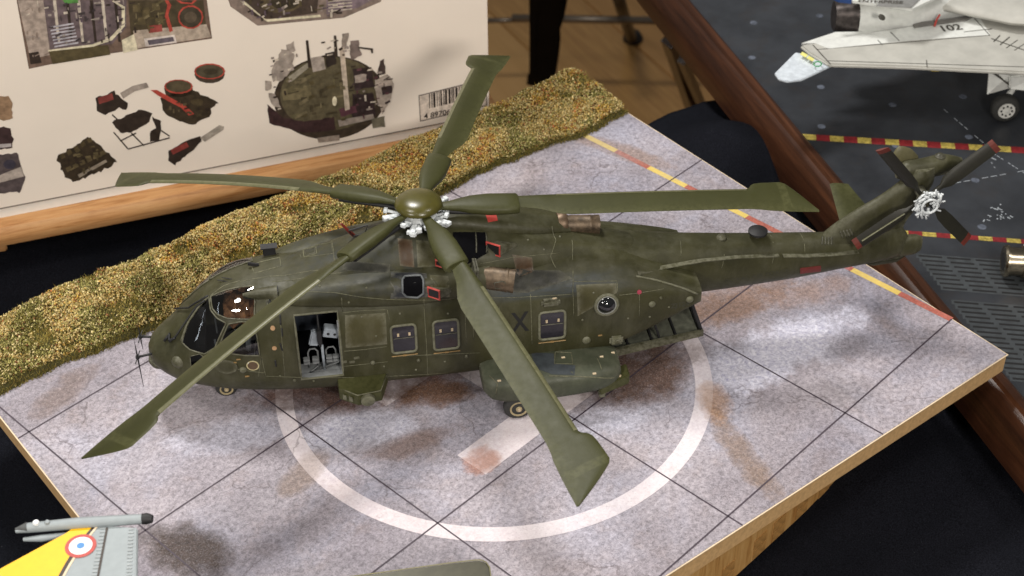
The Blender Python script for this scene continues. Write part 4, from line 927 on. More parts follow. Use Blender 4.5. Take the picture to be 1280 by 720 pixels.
def patch(name, pts, off, mat, parent, bv=None, rings=6, sub=4, dome=0.0):
    """a skin of its own over a piece of hull bounded by pts"""
    o_ = []
    for i in range(len(pts)):
        a_, b_ = Vector(pts[i]), Vector(pts[(i + 1) % len(pts)])
        for k in range(sub): o_.append(a_.lerp(b_, k / sub))
    c = sum(o_, Vector()) / len(o_); V = [snap(c, off + dome, bv)]; n = len(o_)
    for r_ in range(1, rings + 1):
        t = r_ / rings
        for p in o_: V.append(snap(c.lerp(p, t), off + dome * (1 - t * t), bv))
    F = [(0, 1 + k, 1 + (k + 1) % n) for k in range(n)]
    for r_ in range(rings - 1):
        b = 1 + r_ * n
        for k in range(n): k2 = (k + 1) % n; F.append((b + k, b + n + k, b + n + k2, b + k2))
    # close with a skirt so that it has thickness
    b = 1 + (rings - 1) * n; e0 = len(V); V += [snap(o_[k], -.02, bv) for k in range(n)]
    for k in range(n): k2 = (k + 1) % n; F.append((b + k, e0 + k, e0 + k2, b + k2))
    me = bpy.data.meshes.new(name); me.from_pydata([tuple(v) for v in V], [], F); me.materials.append(mat)
    bmx = bmesh.new(); bmx.from_mesh(me); bmesh.ops.recalc_face_normals(bmx, faces=bmx.faces)
    for f in bmx.faces: f.smooth = True
    for e_ in bmx.edges:
        if len(e_.link_faces) == 2 and e_.calc_face_angle(0) > R(50): e_.smooth = False
    bmx.to_mesh(me); bmx.free()
    return link(bpy.data.objects.new(name, me), parent)
def rim_tube(pts, r, off, bv=None, sub=4, closed=True, n=6):
    o_ = []
    m_ = len(pts) if closed else len(pts) - 1
    for i in range(m_):
        a_, b_ = Vector(pts[i]), Vector(pts[(i + 1) % len(pts)])
        for k in range(sub): o_.append(snap(a_.lerp(b_, k / sub), off, bv))
    if not closed: o_.append(snap(pts[-1], off, bv))
    return MB().tube(o_, r, n, closed)
def rrect(x0, z0, x1, z1, r, n=3):
    o_ = []
    for cx_, cz2, a0 in ((x1 - r, z1 - r, 0), (x0 + r, z1 - r, 90), (x0 + r, z0 + r, 180), (x1 - r, z0 + r, 270)):
        for k in range(n + 1): a = R(a0 + 90 * k / n); o_.append((cx_ + r * math.cos(a), cz2 + r * math.sin(a)))
    return o_
def line(pts, r=.010, off=.0, bv=None, mat=None, name='panel_line', px=True):
    P_ = [hit(*p, bv) for p in pts] if px else pts
    if any(p is None for p in P_): return
    rim_tube(P_, r, off, bv, sub=5, closed=False, n=5).build(name, mat or M_line, heli, smooth=True)

# cabin interior and door frame
MB().box((-2.6, -1.07, DZ0 - .03), (2.6, .46, .06)).build('cabin_floor', M_lgrey, heli); MB().box((-2.6, -.05, DZ0 - .04), (2.6, 1.56, .04)).build('cabin_floor', M_dark, heli)  # rear floor near black: the cabin's shade put into its colour
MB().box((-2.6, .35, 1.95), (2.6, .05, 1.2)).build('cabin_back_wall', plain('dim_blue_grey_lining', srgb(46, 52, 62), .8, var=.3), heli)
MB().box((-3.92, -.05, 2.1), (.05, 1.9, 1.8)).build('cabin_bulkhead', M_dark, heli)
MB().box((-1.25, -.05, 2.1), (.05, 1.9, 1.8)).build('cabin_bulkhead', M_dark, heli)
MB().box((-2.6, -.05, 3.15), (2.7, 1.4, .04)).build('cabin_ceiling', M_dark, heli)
dpts = [sidept(x, z) for x, z in [(DX0, DZ0), (DX0 + (DX1 - DX0) / 2, DZ0), (DX1, DZ0)] + [(DX1, DZ0 + (DZ1 - DZ0) * k / 6) for k in range(1, 7)] + [(DX0, DZ1 - (DZ1 - DZ0) * k / 6) for k in range(0, 6)]]
MB().tube(dpts, .03, 6, True).build('door_frame', M_frame, heli, smooth=True)
MB().box((-2.63, -1.30, DZ0 + .01), (.98, .16, .05)).build('door_sill', M_lgrey, heli, bevel=.01)
MB().box((DX1 - .02, -1.33, 2.1), (.04, .10, 1.6)).build('door_jamb', M_lgrey, heli, bevel=.008)
# gunner station in the door
M_pgun = plain('pale_blue_grey_fitting', srgb(150, 158, 166), .5, var=.2)
gun = bpy.data.objects.new('door_gun_mount', None); gun.location = (0, 0, 0); link(gun, heli)
gun.empty_display_size = .1
MB().cyl((-2.56, -1.12, DZ0), (-2.56, -1.12, 2.05), .035, 10).build('post', M_pgun, gun, smooth=True)
for s_ in (-1, 1):
    MB().tube([(-2.58 + s_ * .10, -1.0, DZ0), (-2.58 + s_ * .10, -1.0, 1.78), (-2.58 + s_ * .16, -1.0, 1.86), (-2.58 + s_ * .28, -1.0, 1.86), (-2.58 + s_ * .33, -1.0, 1.76), (-2.58 + s_ * .33, -1.0, DZ0)], .022, 8).build('tube_frame', M_lgrey, gun, smooth=True)
for x in (-2.96, -2.75, -2.42, -2.26):
    for z in (1.50, 1.60): MB().box((x, -1.05, z), (.15, .12, .07)).build('buckle', M_lgrey, gun, bevel=.012)
MB().box((-2.32, -1.08, 2.42), (.36, .22, .26), Matrix.Rotation(.28, 3, 'Y') @ Matrix.Rotation(0, 3, 'Z')).build('ammunition_box', M_pgun, gun, bevel=.015)
for x in (-2.39, -2.24): MB().lathe((x, -1.19, 2.40 + (x + 2.3) * -.25), (0, -1, 0), [(0, .035), (.006, .035)], 10).build('box_hole', M_black, gun)
MB().box((-2.72, -1.0, 2.22), (.24, .2, .42), Matrix.Rotation(.2, 3, 'Y'), .8).build('seat_pad', M_pgun, gun, bevel=.03)
MB().cyl((-2.60, -1.14, 2.02), (-2.60, -1.02, 2.95), .03, 8).build('gun_barrel', M_black, gun, smooth=True)
MB().box((-2.60, -1.12, 2.32), (.11, .14, .42)).build('gun_body', M_black, gun, bevel=.015)
MB().tube([(-2.3, -.6, DZ0), (-2.9, -1.22, DZ0 + .04), (-2.2, -1.2, DZ0 + .26), (-2.2, -.6, DZ0 + .25)], .02, 6).build('floor_rail', M_lgrey, gun, smooth=True)

# cabin windows (port as the photo shows, starboard alike)
def window(px0, py0, px1, py1, boxy=False):
    a_, b_ = hit(px0, py0), hit(px1, py1); x0, x1 = a_.x, b_.x; z1, z0 = a_.z, b_.z
    for s in (-1, 1):
        ol = [sidept(x, z, 0, s) for x, z in rrect(x0, z0, x1, z1, .09)]
        f = rim_tube(ol, .034, .012, sub=2).build('window', M_frame, heli, smooth=True)
        patch('pane', ol, .008, plainpane, f, rings=4, sub=2)
        zm_ = z0 + (z1 - z0) * .55
        p, q = sidept(x0 + .05, zm_, .016, s), sidept(x1 - .05, zm_, .016, s); MB().tube([p, (p + q) / 2, q], .012, 5).build('blind_edge', M_dkolive, f)
        for t in (.28, .74):
            c = sidept(x0 + (x1 - x0) * t, z0 + (z1 - z0) * .68, .02, s); MB().box(c, (.05, .015, .085)).build('latch', plain_latch, f)
        a2 = sidept(x0 - .02, z0 - .10, .012, s); b2 = sidept(x1 + .02, z0 - .10, .012, s)
        MB().tube([a2, (a2 + b2) / 2, b2], .014, 5).build('gold_strip', M_gold, f)
        c = (a2 + b2) / 2; MB().box(c, (.10, .03, .05)).build('catch', M_gold, f, bevel=.008)
plainpane = plain('dark_window_pane', srgb(38, 36, 42), .12, var=.2)
plain_latch = plain('cream_latch', srgb(190, 172, 142), .5); M_gold = plain('ochre_catch', srgb(146, 118, 74), .5)
window(488, 408, 521, 438); window(541, 402, 574, 434); window(674, 391, 706, 421)
# round bubble window
c = hit(758, 381)
for s in (-1, 1):
    ol = [sidept(c.x + .27 * math.cos(t), c.z + .27 * math.sin(t), 0, s) for t in np.linspace(0, 2 * math.pi, 25)[:-1]]
    f = rim_tube(ol, .045, .015, sub=1).build('bubble_window', M_frame, heli, smooth=True)
    il = [sidept(c.x + .23 * math.cos(t), c.z + .23 * math.sin(t), 0, s) for t in np.linspace(0, 2 * math.pi, 25)[:-1]]
    rim_tube(il, .02, .03, sub=1).build('inner_ring', plain('grey_sealing_ring', srgb(140, 142, 136), .5), f, smooth=True)
    patch('bubble', il, .02, M_glass, f, rings=7, sub=1, dome=.13)
# cockpit glazing
def cut_hull(P0):
    poly = [(p.x, p.z) for p in P0]; bm = bmesh.new(); bm.from_mesh(fus.data); n_ = len(poly); cx0 = sum(q[0] for q in poly) / n_; cz0 = sum(q[1] for q in poly) / n_
    x0, x1 = min(q[0] for q in poly) - .15, max(q[0] for q in poly) + .15; z0, z1 = min(q[1] for q in poly) - .15, max(q[1] for q in poly) + .15
    for i in range(n_):
        (ax_, az_), (bx_, bz_) = poly[i], poly[(i + 1) % n_]; no = Vector((-(bz_ - az_), 0, bx_ - ax_)).normalized()
        fs = [f for f in bm.faces if (lambda c: x0 < c.x < x1 and z0 < c.z < z1)(f.calc_center_median())]
        es = set(e for f in fs for e in f.edges); vs = set(v for f in fs for v in f.verts)
        bmesh.ops.bisect_plane(bm, geom=list(vs) + list(es) + fs, plane_co=(ax_, 0, az_), plane_no=no, dist=1e-5)
    def ins(x, z):
        c_ = False
        for i in range(n_):
            (xa, za), (xb, zb_) = poly[i], poly[i - 1]
            if (za > z) != (zb_ > z) and x < (xb - xa) * (z - za) / (zb_ - za) + xa: c_ = not c_
        return c_
    bmesh.ops.delete(bm, geom=[f for f in bm.faces if (lambda c: ins(c.x, c.z))(f.calc_center_median())], context='FACES')
    bm.to_mesh(fus.data); bm.free()
def glaze(pts, mat=None, name='canopy_pane', fr=.018, mirror=True, dome=0.0):
    mat = M_clear
    P0 = [hit(*p) for p in pts]
    P0 = [p for p in P0 if p is not None]; cut_hull(P0)
    for s in ((1, -1) if mirror else (1,)):
        Q = [Vector((p.x, p.y * s, p.z)) for p in P0]
        o_ = patch(name, Q, .012, mat, heli, rings=10, sub=5, dome=dome)
        rim_tube(Q, fr, .016, sub=5).build('pane_frame', M_olive, o_, smooth=True)
glaze([(228, 428), (238, 437), (256, 442), (269, 434), (283, 404), (272, 398), (264, 388), (262, 372), (249, 383), (236, 403)], dome=.02)
glaze([(264, 371), (283, 363), (302, 359), (318, 358), (319, 378), (318, 399), (300, 399), (284, 398), (272, 393), (266, 386)], M_glassb, dome=.05)
glaze([(286, 405), (301, 402), (317, 402), (322, 423), (325, 444), (308, 444), (291, 442), (273, 434)])
glaze([(238, 445), (250, 442), (258, 448), (262, 456), (250, 458), (239, 457)], fr=.012)
# cockpit interior: floor, panel, seats, rear bulkhead with a crumpled brown cover
MB().box((-4.75, 0, 1.35), (1.7, 1.7, .06)).build('cockpit_floor', M_dark, heli)
MB().prism([(-5.75, -.7, 1.5), (-5.45, -.8, 2.15), (-5.25, -.8, 2.15), (-5.3, -.8, 1.4)], (0, 1.5, 0)).build('instrument_panel', M_black, heli, bevel=.02)
for y in (-.55, .55):
    st_ = MB().box((-4.55, y, 1.75), (.5, .5, .14)).build('crew_seat', plain('seat_fabric_grey', srgb(70, 70, 64), .9), heli, bevel=.04)
    MB().box((-4.25, y, 2.2), (.12, .5, .85), Matrix.Rotation(.12, 3, 'Y')).build('backrest', M_lgrey, st_, bevel=.04); MB().box((-4.22, y, 2.72), (.12, .28, .2)).build('headrest', M_black, st_, bevel=.03)
    MB().box((-5.05, y, 1.75), (.04, .04, .7)).build('stick', M_lgrey, st_)
cv = []; fc_ = []
for i in range(9):
    for j in range(13):
        u_, v2 = i / 8, j / 12; cv.append((-4.75 + .8 * u_, -1.02 + 2.04 * v2, 2.95 + .06 * math.sin(i * 2.3 + j * 1.9) + .10 * noise.noise(Vector((i * .9, j * .9, 0))) - .10 * abs(v2 - .5) * 4 * abs(v2 - .5)))
for i in range(8):
    for j in range(12): fc_.append((i * 13 + j, i * 13 + j + 1, (i + 1) * 13 + j + 1, (i + 1) * 13 + j))
tomesh('crumpled_cover', cv, fc_, plain('brown_paper_cover', srgb(150, 104, 66), .7, var=.25, scale=9), heli)
# seen across the nose: the starboard windscreen edge and centre post
line([(262, 371), (250, 383), (236, 403), (227, 427)], .03, .02, mat=M_olive, name='windscreen_post')

# markings
def decal(txt, px, py, size, mat, name='letter', slope=0.0, bold=.0, sx=1.0):
    c = hit(px, py, MB_bv) or lplane(px, py, y=-1.25)
    me = text_mesh(txt, size, 0, bold); me.materials.append(mat)
    for v in me.vertices:
        x = v.co.x * sx; z = v.co.y
        q = sidept(c.x + x, c.z + z + slope * x, 0, -1, MB_bv); q.y -= .006; v.co = q
    return link(bpy.data.objects.new(name, me), heli)
# ------------------------------------------------------------------ tail boom and pylon
BOOM = [(3.6, 2.2, 3.62, .95, 2.9, 2.2, 2.4, 0), (4.6, 1.8, 3.45, .82, 2.75, 2.2, 2.4, 0), (5.8, 1.62, 3.28, .66, 2.55, 2.2, 2.4, 0), (7.0, 1.56, 3.13, .56, 2.42, 2.2, 2.4, 0), (9.2, 1.62, 2.90, .42, 2.27, 2.2, 2.4, 0), (10.6, 1.74, 2.80, .32, 2.25, 2.2, 2.3, 0), (11.6, 1.82, 2.9, .26, 2.28, 2.2, 2.2, 0), (12.1, 1.9, 2.8, .2, 2.3, 2.2, 2.2, 0), (12.25, 1.98, 2.6, .1, 2.3, 2, 2, 0)]
boom = body(BOOM, 40, 60).build('tail_boom', M_body, heli, auto=45)
# pylon: swept fin lofted along its height: (z, x leading, x trailing, half thickness)
PY = [(2.55, 9.5, 12.15, .25), (2.8, 10.0, 12.12, .25), (3.05, 10.25, 12.2, .20), (3.4, 10.72, 12.42, .18), (3.8, 11.36, 12.6, .17), (4.15, 11.82, 12.7, .19), (4.4, 12.05, 12.7, .22), (4.55, 12.15, 12.66, .18)]
rs = []
zs = np.linspace(PY[0][0], PY[-1][0], 24); xl, xt, th = smooth_interp(PY, zs)
for i, z in enumerate(zs):
    r_ = []; c_ = xt[i] - xl[i]
    up_ = [(0, 0), (.03, .45), (.1, .78), (.25, 1), (.45, .98), (.7, .7), (.9, .35), (1, .12)]
    for u_, h in up_: r_.append((xl[i] + c_ * u_, -th[i] * h, z))
    for u_, h in reversed(up_[1:]): r_.append((xl[i] + c_ * u_, th[i] * h, z))
    rs.append(r_)
fin_ = MB().rings(rs).build('tail_pylon', M_olive, heli, auto=50)
# trailing lower lobe and tail bumper
body([(12.0, 1.95, 2.45, .10, 2.2, 2, 2, 0), (12.15, 1.88, 2.5, .16, 2.2, 2.4, 2.4, 0), (12.5, 1.9, 2.48, .15, 2.2, 2.6, 2.6, 0), (12.68, 1.98, 2.42, .10, 2.2, 2.4, 2.4, 0)], 20, 14).build('tail_cone_light', M_olive, heli, auto=50)
MB().prism([(11.2, -.08, 1.78), (12.1, -.08, 1.84), (12.35, -.08, 1.92), (12.1, -.08, 1.72), (11.5, -.08, 1.68)], (0, .16, 0)).build('tail_skid', M_dkolive, heli, bevel=.02)
# gearbox fairing at the pylon top
body([(11.75, 4.25, 4.45, .08, 4.35, 2, 2, .12), (12.0, 4.15, 4.66, .22, 4.4, 2.2, 2.2, .14), (12.4, 4.12, 4.66, .24, 4.4, 2.4, 2.4, .16), (12.9, 4.24, 4.70, .22, 4.46, 2.4, 2.6, .2), (13.25, 4.34, 4.62, .16, 4.5, 2.2, 2.4, .22), (13.45, 4.42, 4.56, .08, 4.5, 2, 2, .22)], 24, 24).build('gearbox_fairing', M_olive, heli, auto=50)
MB().lathe((12.85, .2, 4.66), (0, 0, 1), [(0, .13), (.05, .13), (.09, .09), (.12, .04)], 20).build('beacon_light', M_dkolive, heli, auto=40)
body([(11.72, 4.30, 4.75, .06, 4.5, 2, 2, .42), (11.85, 4.2, 4.95, .10, 4.6, 2, 2, .44), (12.15, 4.2, 4.85, .12, 4.55, 2, 2, .46), (12.4, 4.25, 4.6, .08, 4.4, 2, 2, .46)], 16, 12).build('rear_fairing', plain('pale_olive_primer', srgb(88, 84, 58), .55), heli, auto=50)
MB().box((13.05, .1, 4.32), (1.0, .10, .20), Matrix.Rotation(-.12, 3, 'Y')).build('gearbox_strut', M_dkolive, heli, bevel=.03)
# half tailplane on the starboard side
TPc = [lplane(*q, z=2.95) for q in ((1037, 230), (1060, 230))]
rt0, rt1 = Vector((10.55, .2, 2.9)), Vector((11.55, .2, 2.9)); t0_, t1_ = TPc
rs = []
for t in np.linspace(0, 1, 6):
    a_ = rt0.lerp(t0_, t); b_ = rt1.lerp(t1_, t); r_ = []
    for u_, h in ((0, 0), (.15, .05), (.4, .06), (1, .01)): p = a_.lerp(b_, u_); r_.append(p + Vector((0, 0, h * (1 - .4 * t))))
    for u_, h in ((1, -.01), (.4, -.05), (.15, -.04)): p = a_.lerp(b_, u_); r_.append(p + Vector((0, 0, h * (1 - .4 * t))))
    rs.append(r_)
MB().rings(rs).build('tailplane', M_blade, heli, auto=50)

# ------------------------------------------------------------------ upper decking, engines, exhausts
HUMP = [(-3.6, 3.3, 3.55, .5, 3.4, 2, 2, 0), (-3.0, 3.2, 3.66, .72, 3.4, 2, 2.2, 0), (-2.4, 3.2, 3.84, .82, 3.4, 2, 2.2, 0), (-1.7, 3.2, 4.10, .86, 3.4, 2, 2.2, 0), (-1.0, 3.2, 4.34, .9, 3.4, 2, 2.4, 0), (-.3, 3.2, 4.46, .92, 3.4, 2, 2.4, 0), (.5, 3.2, 4.42, .94, 3.4, 2, 2.5, 0), (1.6, 3.2, 4.2, .94, 3.35, 2, 2.5, 0), (2.8, 3.1, 3.95, .84, 3.3, 2, 2.4, 0), (3.8, 3.0, 3.72, .66, 3.2, 2, 2.4, 0), (4.9, 2.9, 3.46, .5, 3.1, 2, 2.2, 0), (5.6, 2.8, 3.2, .4, 3.0, 2, 2, 0)]
hump = body(HUMP, 44, 70).build('rotor_deck_cowling', M_body, heli, auto=50)
NAC = [(-3.7, 3.28, 3.42, .12, 3.35, 2, 2, -.72), (-3.1, 3.18, 3.56, .30, 3.36, 2.2, 2.4, -.80), (-2.2, 3.08, 3.72, .42, 3.4, 2.4, 2.8, -.82), (-1.2, 3.02, 3.82, .48, 3.42, 3, 3.4, -.84), (-.3, 3.0, 3.84, .50, 3.42, 3.4, 3.6, -.86), (.5, 3.02, 3.8, .48, 3.42, 3, 3, -.88), (1.1, 3.1, 3.74, .40, 3.42, 2.5, 2.5, -.90), (1.5, 3.16, 3.7, .30, 3.43, 2.2, 2.2, -.92)]
nac = body(NAC, 40, 50).build('port_engine_nacelle', M_body, heli, auto=50)
o = bpy.data.objects.new('starboard_engine_nacelle', nac.data.copy()); o.data.transform(Matrix.Scale(-1, 4, (0, 1, 0))); o.data.flip_normals(); link(o, heli)
TOP = [(.45, 4.05, 4.62, .34, 4.3, 2.4, 3, .22), (.9, 4.0, 4.60, .46, 4.28, 2.4, 3, .24), (1.7, 3.9, 4.44, .50, 4.15, 2.4, 3, .26), (2.6, 3.75, 4.22, .48, 3.98, 2.4, 2.8, .28), (3.3, 3.62, 4.04, .38, 3.84, 2.2, 2.4, .30), (3.65, 3.58, 3.94, .28, 3.78, 2, 2, .30)]
topc = body(TOP, 32, 36).build('upper_engine_cowling', M_olive, heli, auto=50)
UB = bvh_of(nac); TB = bvh_of(topc); HB = bvh_of(hump); AB = bvh_of(fus, nac, hump, boom, topc); MB_bv = bvh_of(fus, boom)
# exhausts
def oval_tube(name, c0, c1, ry, rz, parent, n=26, flare=1.05):
    c0, c1 = Vector(c0), Vector(c1); d_ = (c1 - c0).normalized(); u_ = Vector((0, 0, 1)).cross(d_).normalized(); v_ = d_.cross(u_); rs = []
    for t, s_ in ((0, .9), (.25, 1), (.7, 1), (.72, 1.04), (.78, 1.04), (.8, 1), (1, flare), (1, flare * .9), (.6, .8), (.2, .5)):
        c_ = c0.lerp(c1, t); rs.append([c_ + u_ * ry * s_ * math.cos(a) + v_ * rz * s_ * math.sin(a) for a in np.linspace(0, 2 * math.pi, n + 1)[:-1]])
    o_ = MB().rings(rs).build(name, M_exh, parent, auto=40)
    MB().tube([c0.lerp(c1, .58) + u_ * ry * .86 * math.cos(a) + v_ * rz * .86 * math.sin(a) for a in np.linspace(0, 6.28, 12)[:-1]], .01, 5, True).build('inner_lip', M_black, o_)
    return o_
e1 = oval_tube('exhaust', (1.35, -1.0, 3.45), (2.05, -1.18, 3.38), .25, .29, heli)
oval_tube('exhaust', (1.35, 1.0, 3.45), (2.05, 1.18, 3.38), .25, .29, heli)
MB().tube([(1.55, -1.31, 3.5), (1.75, -1.36, 3.56), (1.86, -1.37, 3.46), (1.78, -1.35, 3.34), (1.58, -1.30, 3.32)], .012, 5, True).build('weld_outline', M_dkolive, e1)
oval_tube('exhaust', (3.45, .25, 3.80), (4.35, .20, 3.72), .23, .24, heli)
MB().lathe((3.35, .28, 3.83), (1, 0, 0), [(0, .26), (.12, .30), (.22, .27)], 24).build('exhaust_collar', plain('heat_stained_metal', srgb(104, 86, 68), .45, .5), heli, auto=40)
# intake panel with opening (port engine)
c0_ = hit(517, 357, UB) or Vector((-.4, -1.35, 3.45))
def pxpatch(name, pts, off, mat, bv, parent=heli, **kw):
    P_ = [hit(*p, bv) for p in pts]; P_ = [p for p in P_ if p is not None]
    return patch(name, P_, off, mat, parent, bv, **kw) if len(P_) > 2 else None
M_ipan = paint('dark_slate_intake_paint', srgb(34, 37, 43), .5, .2, 3, .4)
ip = pxpatch('intake_panel', [(489, 341), (533, 342), (535, 371), (488, 373)], .014, M_ipan, UB)
if ip:
    pts = [hit(*p, UB) for p in [(506, 346), (526, 345), (529, 350), (529, 366), (522, 371), (508, 370), (503, 365), (503, 350)]]
    if all(pts):
        patch('intake_opening', pts, .018, M_dark, ip, UB, rings=4, sub=3)
        rim_tube(pts, .028, .03, UB, sub=3).build('intake_lip', plain('grey_intake_lip', srgb(92, 96, 98), .45), ip, smooth=True)
# dark recess below the upper cowl
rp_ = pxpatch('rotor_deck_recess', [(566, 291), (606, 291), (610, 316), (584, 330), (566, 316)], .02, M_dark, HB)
for x_ in (594, 607): line([(x_, 292), (x_ + 1, 316)], .02, .03, HB, M_dkolive, 'recess_post')
MB().box((1.12, -1.0, 3.62), (.10, .74, .72), Matrix.Rotation(.1, 3, 'Y')).build('exhaust_shroud', M_dkolive, heli, bevel=.05)
# red-rimmed scoops
def scoop(px, py, bv, s=1.0, deep=.30):
    p = hit(px, py, bv)
    if p is None: return
    u_ = Vector((.80, -.60, 0)) ; f_ = Vector((-.60, -.80, .1)).normalized(); z_ = Vector((0, 0, 1)); c = p + f_ * .10
    def q_(a_, b_, d_): return c + u_ * a_ * s + z_ * b_ * s + f_ * d_
    ol = [(-.15, -.13), (.15, -.13), (.15, .13), (-.15, .13)]
    rs = [[q_(a_, b_, 0) for a_, b_ in ol], [q_(a_ * .9 + .12, b_ * .7, -.25) for a_, b_ in ol], [q_(a_ * .3 + .3, b_ * .3, -.45) for a_, b_ in ol]]
    o_ = MB().rings(rs).build('air_scoop', M_olive, heli, bevel=.015)
    MB().tube([q_(a_, b_, .005) for a_, b_ in ol], .028, 6, True).build('red_rim', M_red, o_)
    MB().prism([q_(a_ * .9, b_ * .9, .004) for a_, b_ in ol], f_ * .006).build('scoop_mouth', M_black, o_)
scoop(545, 364, UB); scoop(619, 309, AB, 1.15, .4); scoop(552, 327, AB, .6, .2)
pxpatch('red_panel', [(607, 269), (620, 268), (622, 276), (610, 278)], .012, M_red, TB, rings=2, sub=2)
pxpatch('red_panel', [(1000, 335), (1026, 332), (1026, 339), (1000, 342)], .010, M_dkred, AB, rings=2, sub=2)
# roof details forward
body([(-4.25, 3.35, 3.5, .02, 3.42, 2, 2, -.68), (-3.9, 3.30, 3.58, .13, 3.44, 2.4, 2.4, -.70), (-3.45, 3.28, 3.62, .17, 3.45, 3, 3, -.74)], 16, 8).build('roof_scoop', M_olive, heli, auto=50)
MB().box((-3.44, -.74, 3.45), (.02, .24, .24)).build('scoop_mouth', M_black, heli)
def blade_antenna(p, q, wd=.06, name='blade_antenna', mat=None):
    p, q = Vector(p), Vector(q); d_ = (q - p).normalized(); s_ = Vector((1, 0, 0))
    MB().prism([p - s_ * wd, p + s_ * wd, q + s_ * wd * .4, q - s_ * wd * .4], (0, .03, 0)).build(name, mat or M_black, heli)
h_ = hit(337, 318) or Vector((-3.5, .2, 3.6))
MB().box(h_ + Vector((0, 0, .12)), (.30, .16, .22)).build('roof_sensor', M_black, heli, bevel=.02); MB().box(h_ + Vector((0, 0, .24)), (.40, .2, .03)).build('roof_sensor_cap', M_black, heli)
h_ = hit(317, 333) or Vector((-4, -.3, 3.5)); MB().box(h_ + Vector((0, 0, .06)), (.26, .06, .08), Matrix.Rotation(.3, 3, 'Y')).build('roof_fin', M_black, heli, bevel=.01)
for q in ((278, 352), (284, 349)): 
    h_ = hit(*q)
    if h_: MB().tube([h_ + Vector((-.12, .06, .02)), h_ + Vector((.12, -.06, .03))], .012, 5).build('roof_mark', M_black, heli)
h_ = hit(443, 297, AB)
if h_:
    MB().prism([h_ + Vector((-.30, 0, .42)), h_ + Vector((-.26, 0, .43)), h_ + Vector((.05, 0, .03)), h_ + Vector((-.04, 0, .02))], (0, .05, 0)).build('whip_antenna', M_dkred, heli)
    MB().tube([h_ + Vector((-.02, 0, .05)), h_ + Vector((.25, 0, .08)), h_ + Vector((.33, 0, .32)), h_ + Vector((-.12, 0, .22))], .022, 6, True).build('antenna_loop', M_black, heli)
# roof hatch & panel lines
def pxframe(pts, bv=AB, r=.012, name='panel_frame', mat=None):
    P_ = [hit(*p, bv) for p in pts]
    if all(p is not None for p in P_): rim_tube(P_, r, .003, bv, sub=4).build(name, mat or M_line, heli, smooth=True)
pxframe([(379, 312), (395, 308), (396, 317), (380, 321)], name='roof_hatch'); pxframe([(381, 313), (393, 310), (394, 316), (382, 319)], mat=M_dkolive, name='roof_hatch')
pxframe([(314, 331), (350, 322), (351, 333), (318, 342)]); pxframe([(375, 312), (376, 322), (416, 317), (415, 303)], r=.008)
for pts in ([(300, 352), (340, 345), (380, 340), (405, 337)], [(262, 371), (280, 357), (300, 351)], [(415, 300), (417, 312), (418, 325)], [(320, 404), (322, 425), (327, 446), (332, 470)], [(427, 391), (455, 388), (484, 387)], [(484, 387), (487, 400)], [(430, 439), (455, 437), (484, 433)],
            [(427, 372), (428, 390)], [(370, 365), (420, 366), (480, 374), (560, 374), (640, 372), (715, 368)], [(530, 374), (531, 400), (533, 430), (534, 470)], [(580, 375), (583, 430)], [(663, 368), (664, 395), (665, 430)], [(716, 335), (716, 365), (717, 395)], [(716, 352), (771, 351), (772, 368)], [(774, 369), (800, 366), (830, 361)], [(799, 367), (799, 395)], [(806, 415), (825, 404)], [(804, 417), (823, 406)],
            [(350, 390), (352, 420), (356, 470)], [(333, 372), (336, 390)], [(818, 280), (818, 300)], [(640, 372), (660, 371)], [(690, 283), (695, 300), (688, 320), (695, 335)], [(715, 300), (716, 325)]):
    line(pts, .009, .001, AB)
M_pt1 = paint('brown_stained_panel_paint', srgb(70, 52, 34), .5, .25, 3, .4, spec=.3); M_pt2 = paint('fresh_olive_panel_paint', srgb(66, 63, 38), .45, .15, 2, .5, spec=.3); M_pt3 = paint('sooty_panel_paint', srgb(36, 36, 30), .55, .3, 3, .4, spec=.25)
for nm, q, m_, bv_ in (('stained_panel', [(497, 298), (515, 300), (518, 334), (500, 332)], M_pt1, AB), ('cowling_panel', [(520, 300), (552, 303), (556, 332), (522, 334)], M_pt2, AB), ('stained_panel', [(640, 318), (665, 322), (668, 342), (648, 348)], M_pt1, AB), ('sooty_panel', [(430, 326), (488, 330), (487, 341), (428, 338)], M_pt3, AB),
                       ('side_panel', [(431, 394), (482, 391), (484, 430), (432, 435)], M_pt2, FB), ('cowling_panel', [(537, 344), (560, 345), (562, 371), (538, 372)], M_pt2, UB), ('sooty_panel', [(610, 336), (640, 336), (700, 338), (716, 348), (660, 366), (620, 364)], M_pt3, AB), ('side_panel', [(720, 356), (770, 354), (771, 366), (722, 395)], M_pt2, FB), ('sooty_panel', [(332, 376), (336, 374), (340, 392), (336, 394)], M_pt3, FB)):
    pxpatch(nm, q, .006, m_, bv_, rings=5, sub=5)
for q_ in ([(340, 352), (400, 344), (428, 341)], [(560, 300), (566, 335)], [(600, 330), (640, 322), (700, 316)], [(430, 458), (485, 452)], [(500, 445), (600, 441)], [(590, 378), (592, 425)], [(332, 470), (430, 472), (560, 466)], [(624, 384), (626, 430)], [(262, 452), (300, 462), (330, 466)], [(850, 300), (851, 320)], [(900, 292), (902, 335)], [(962, 292), (965, 330)], [(1000, 292), (1006, 316)]):
    line(q_, .008, .001, AB)
for q_ in ((452, 396), (470, 420), (500, 392), (560, 392), (600, 400), (640, 432), (728, 400), (742, 366), (785, 398), (812, 396), (836, 384), (556, 452), (600, 458), (480, 458), (520, 462), (392, 476), (350, 470), (436, 378), (458, 360), (400, 358), (470, 300), (455, 318), (440, 310), (660, 300), (700, 296), (680, 312)):
    c_ = hit(*q_, AB)
    if c_: MB().lathe(c_ + Vector((0, .01, 0)), (0, -1, .25), [(0, .03), (.025, .025), (.03, .005)], 8).build('rivet_head', M_frame, heli, smooth=True)
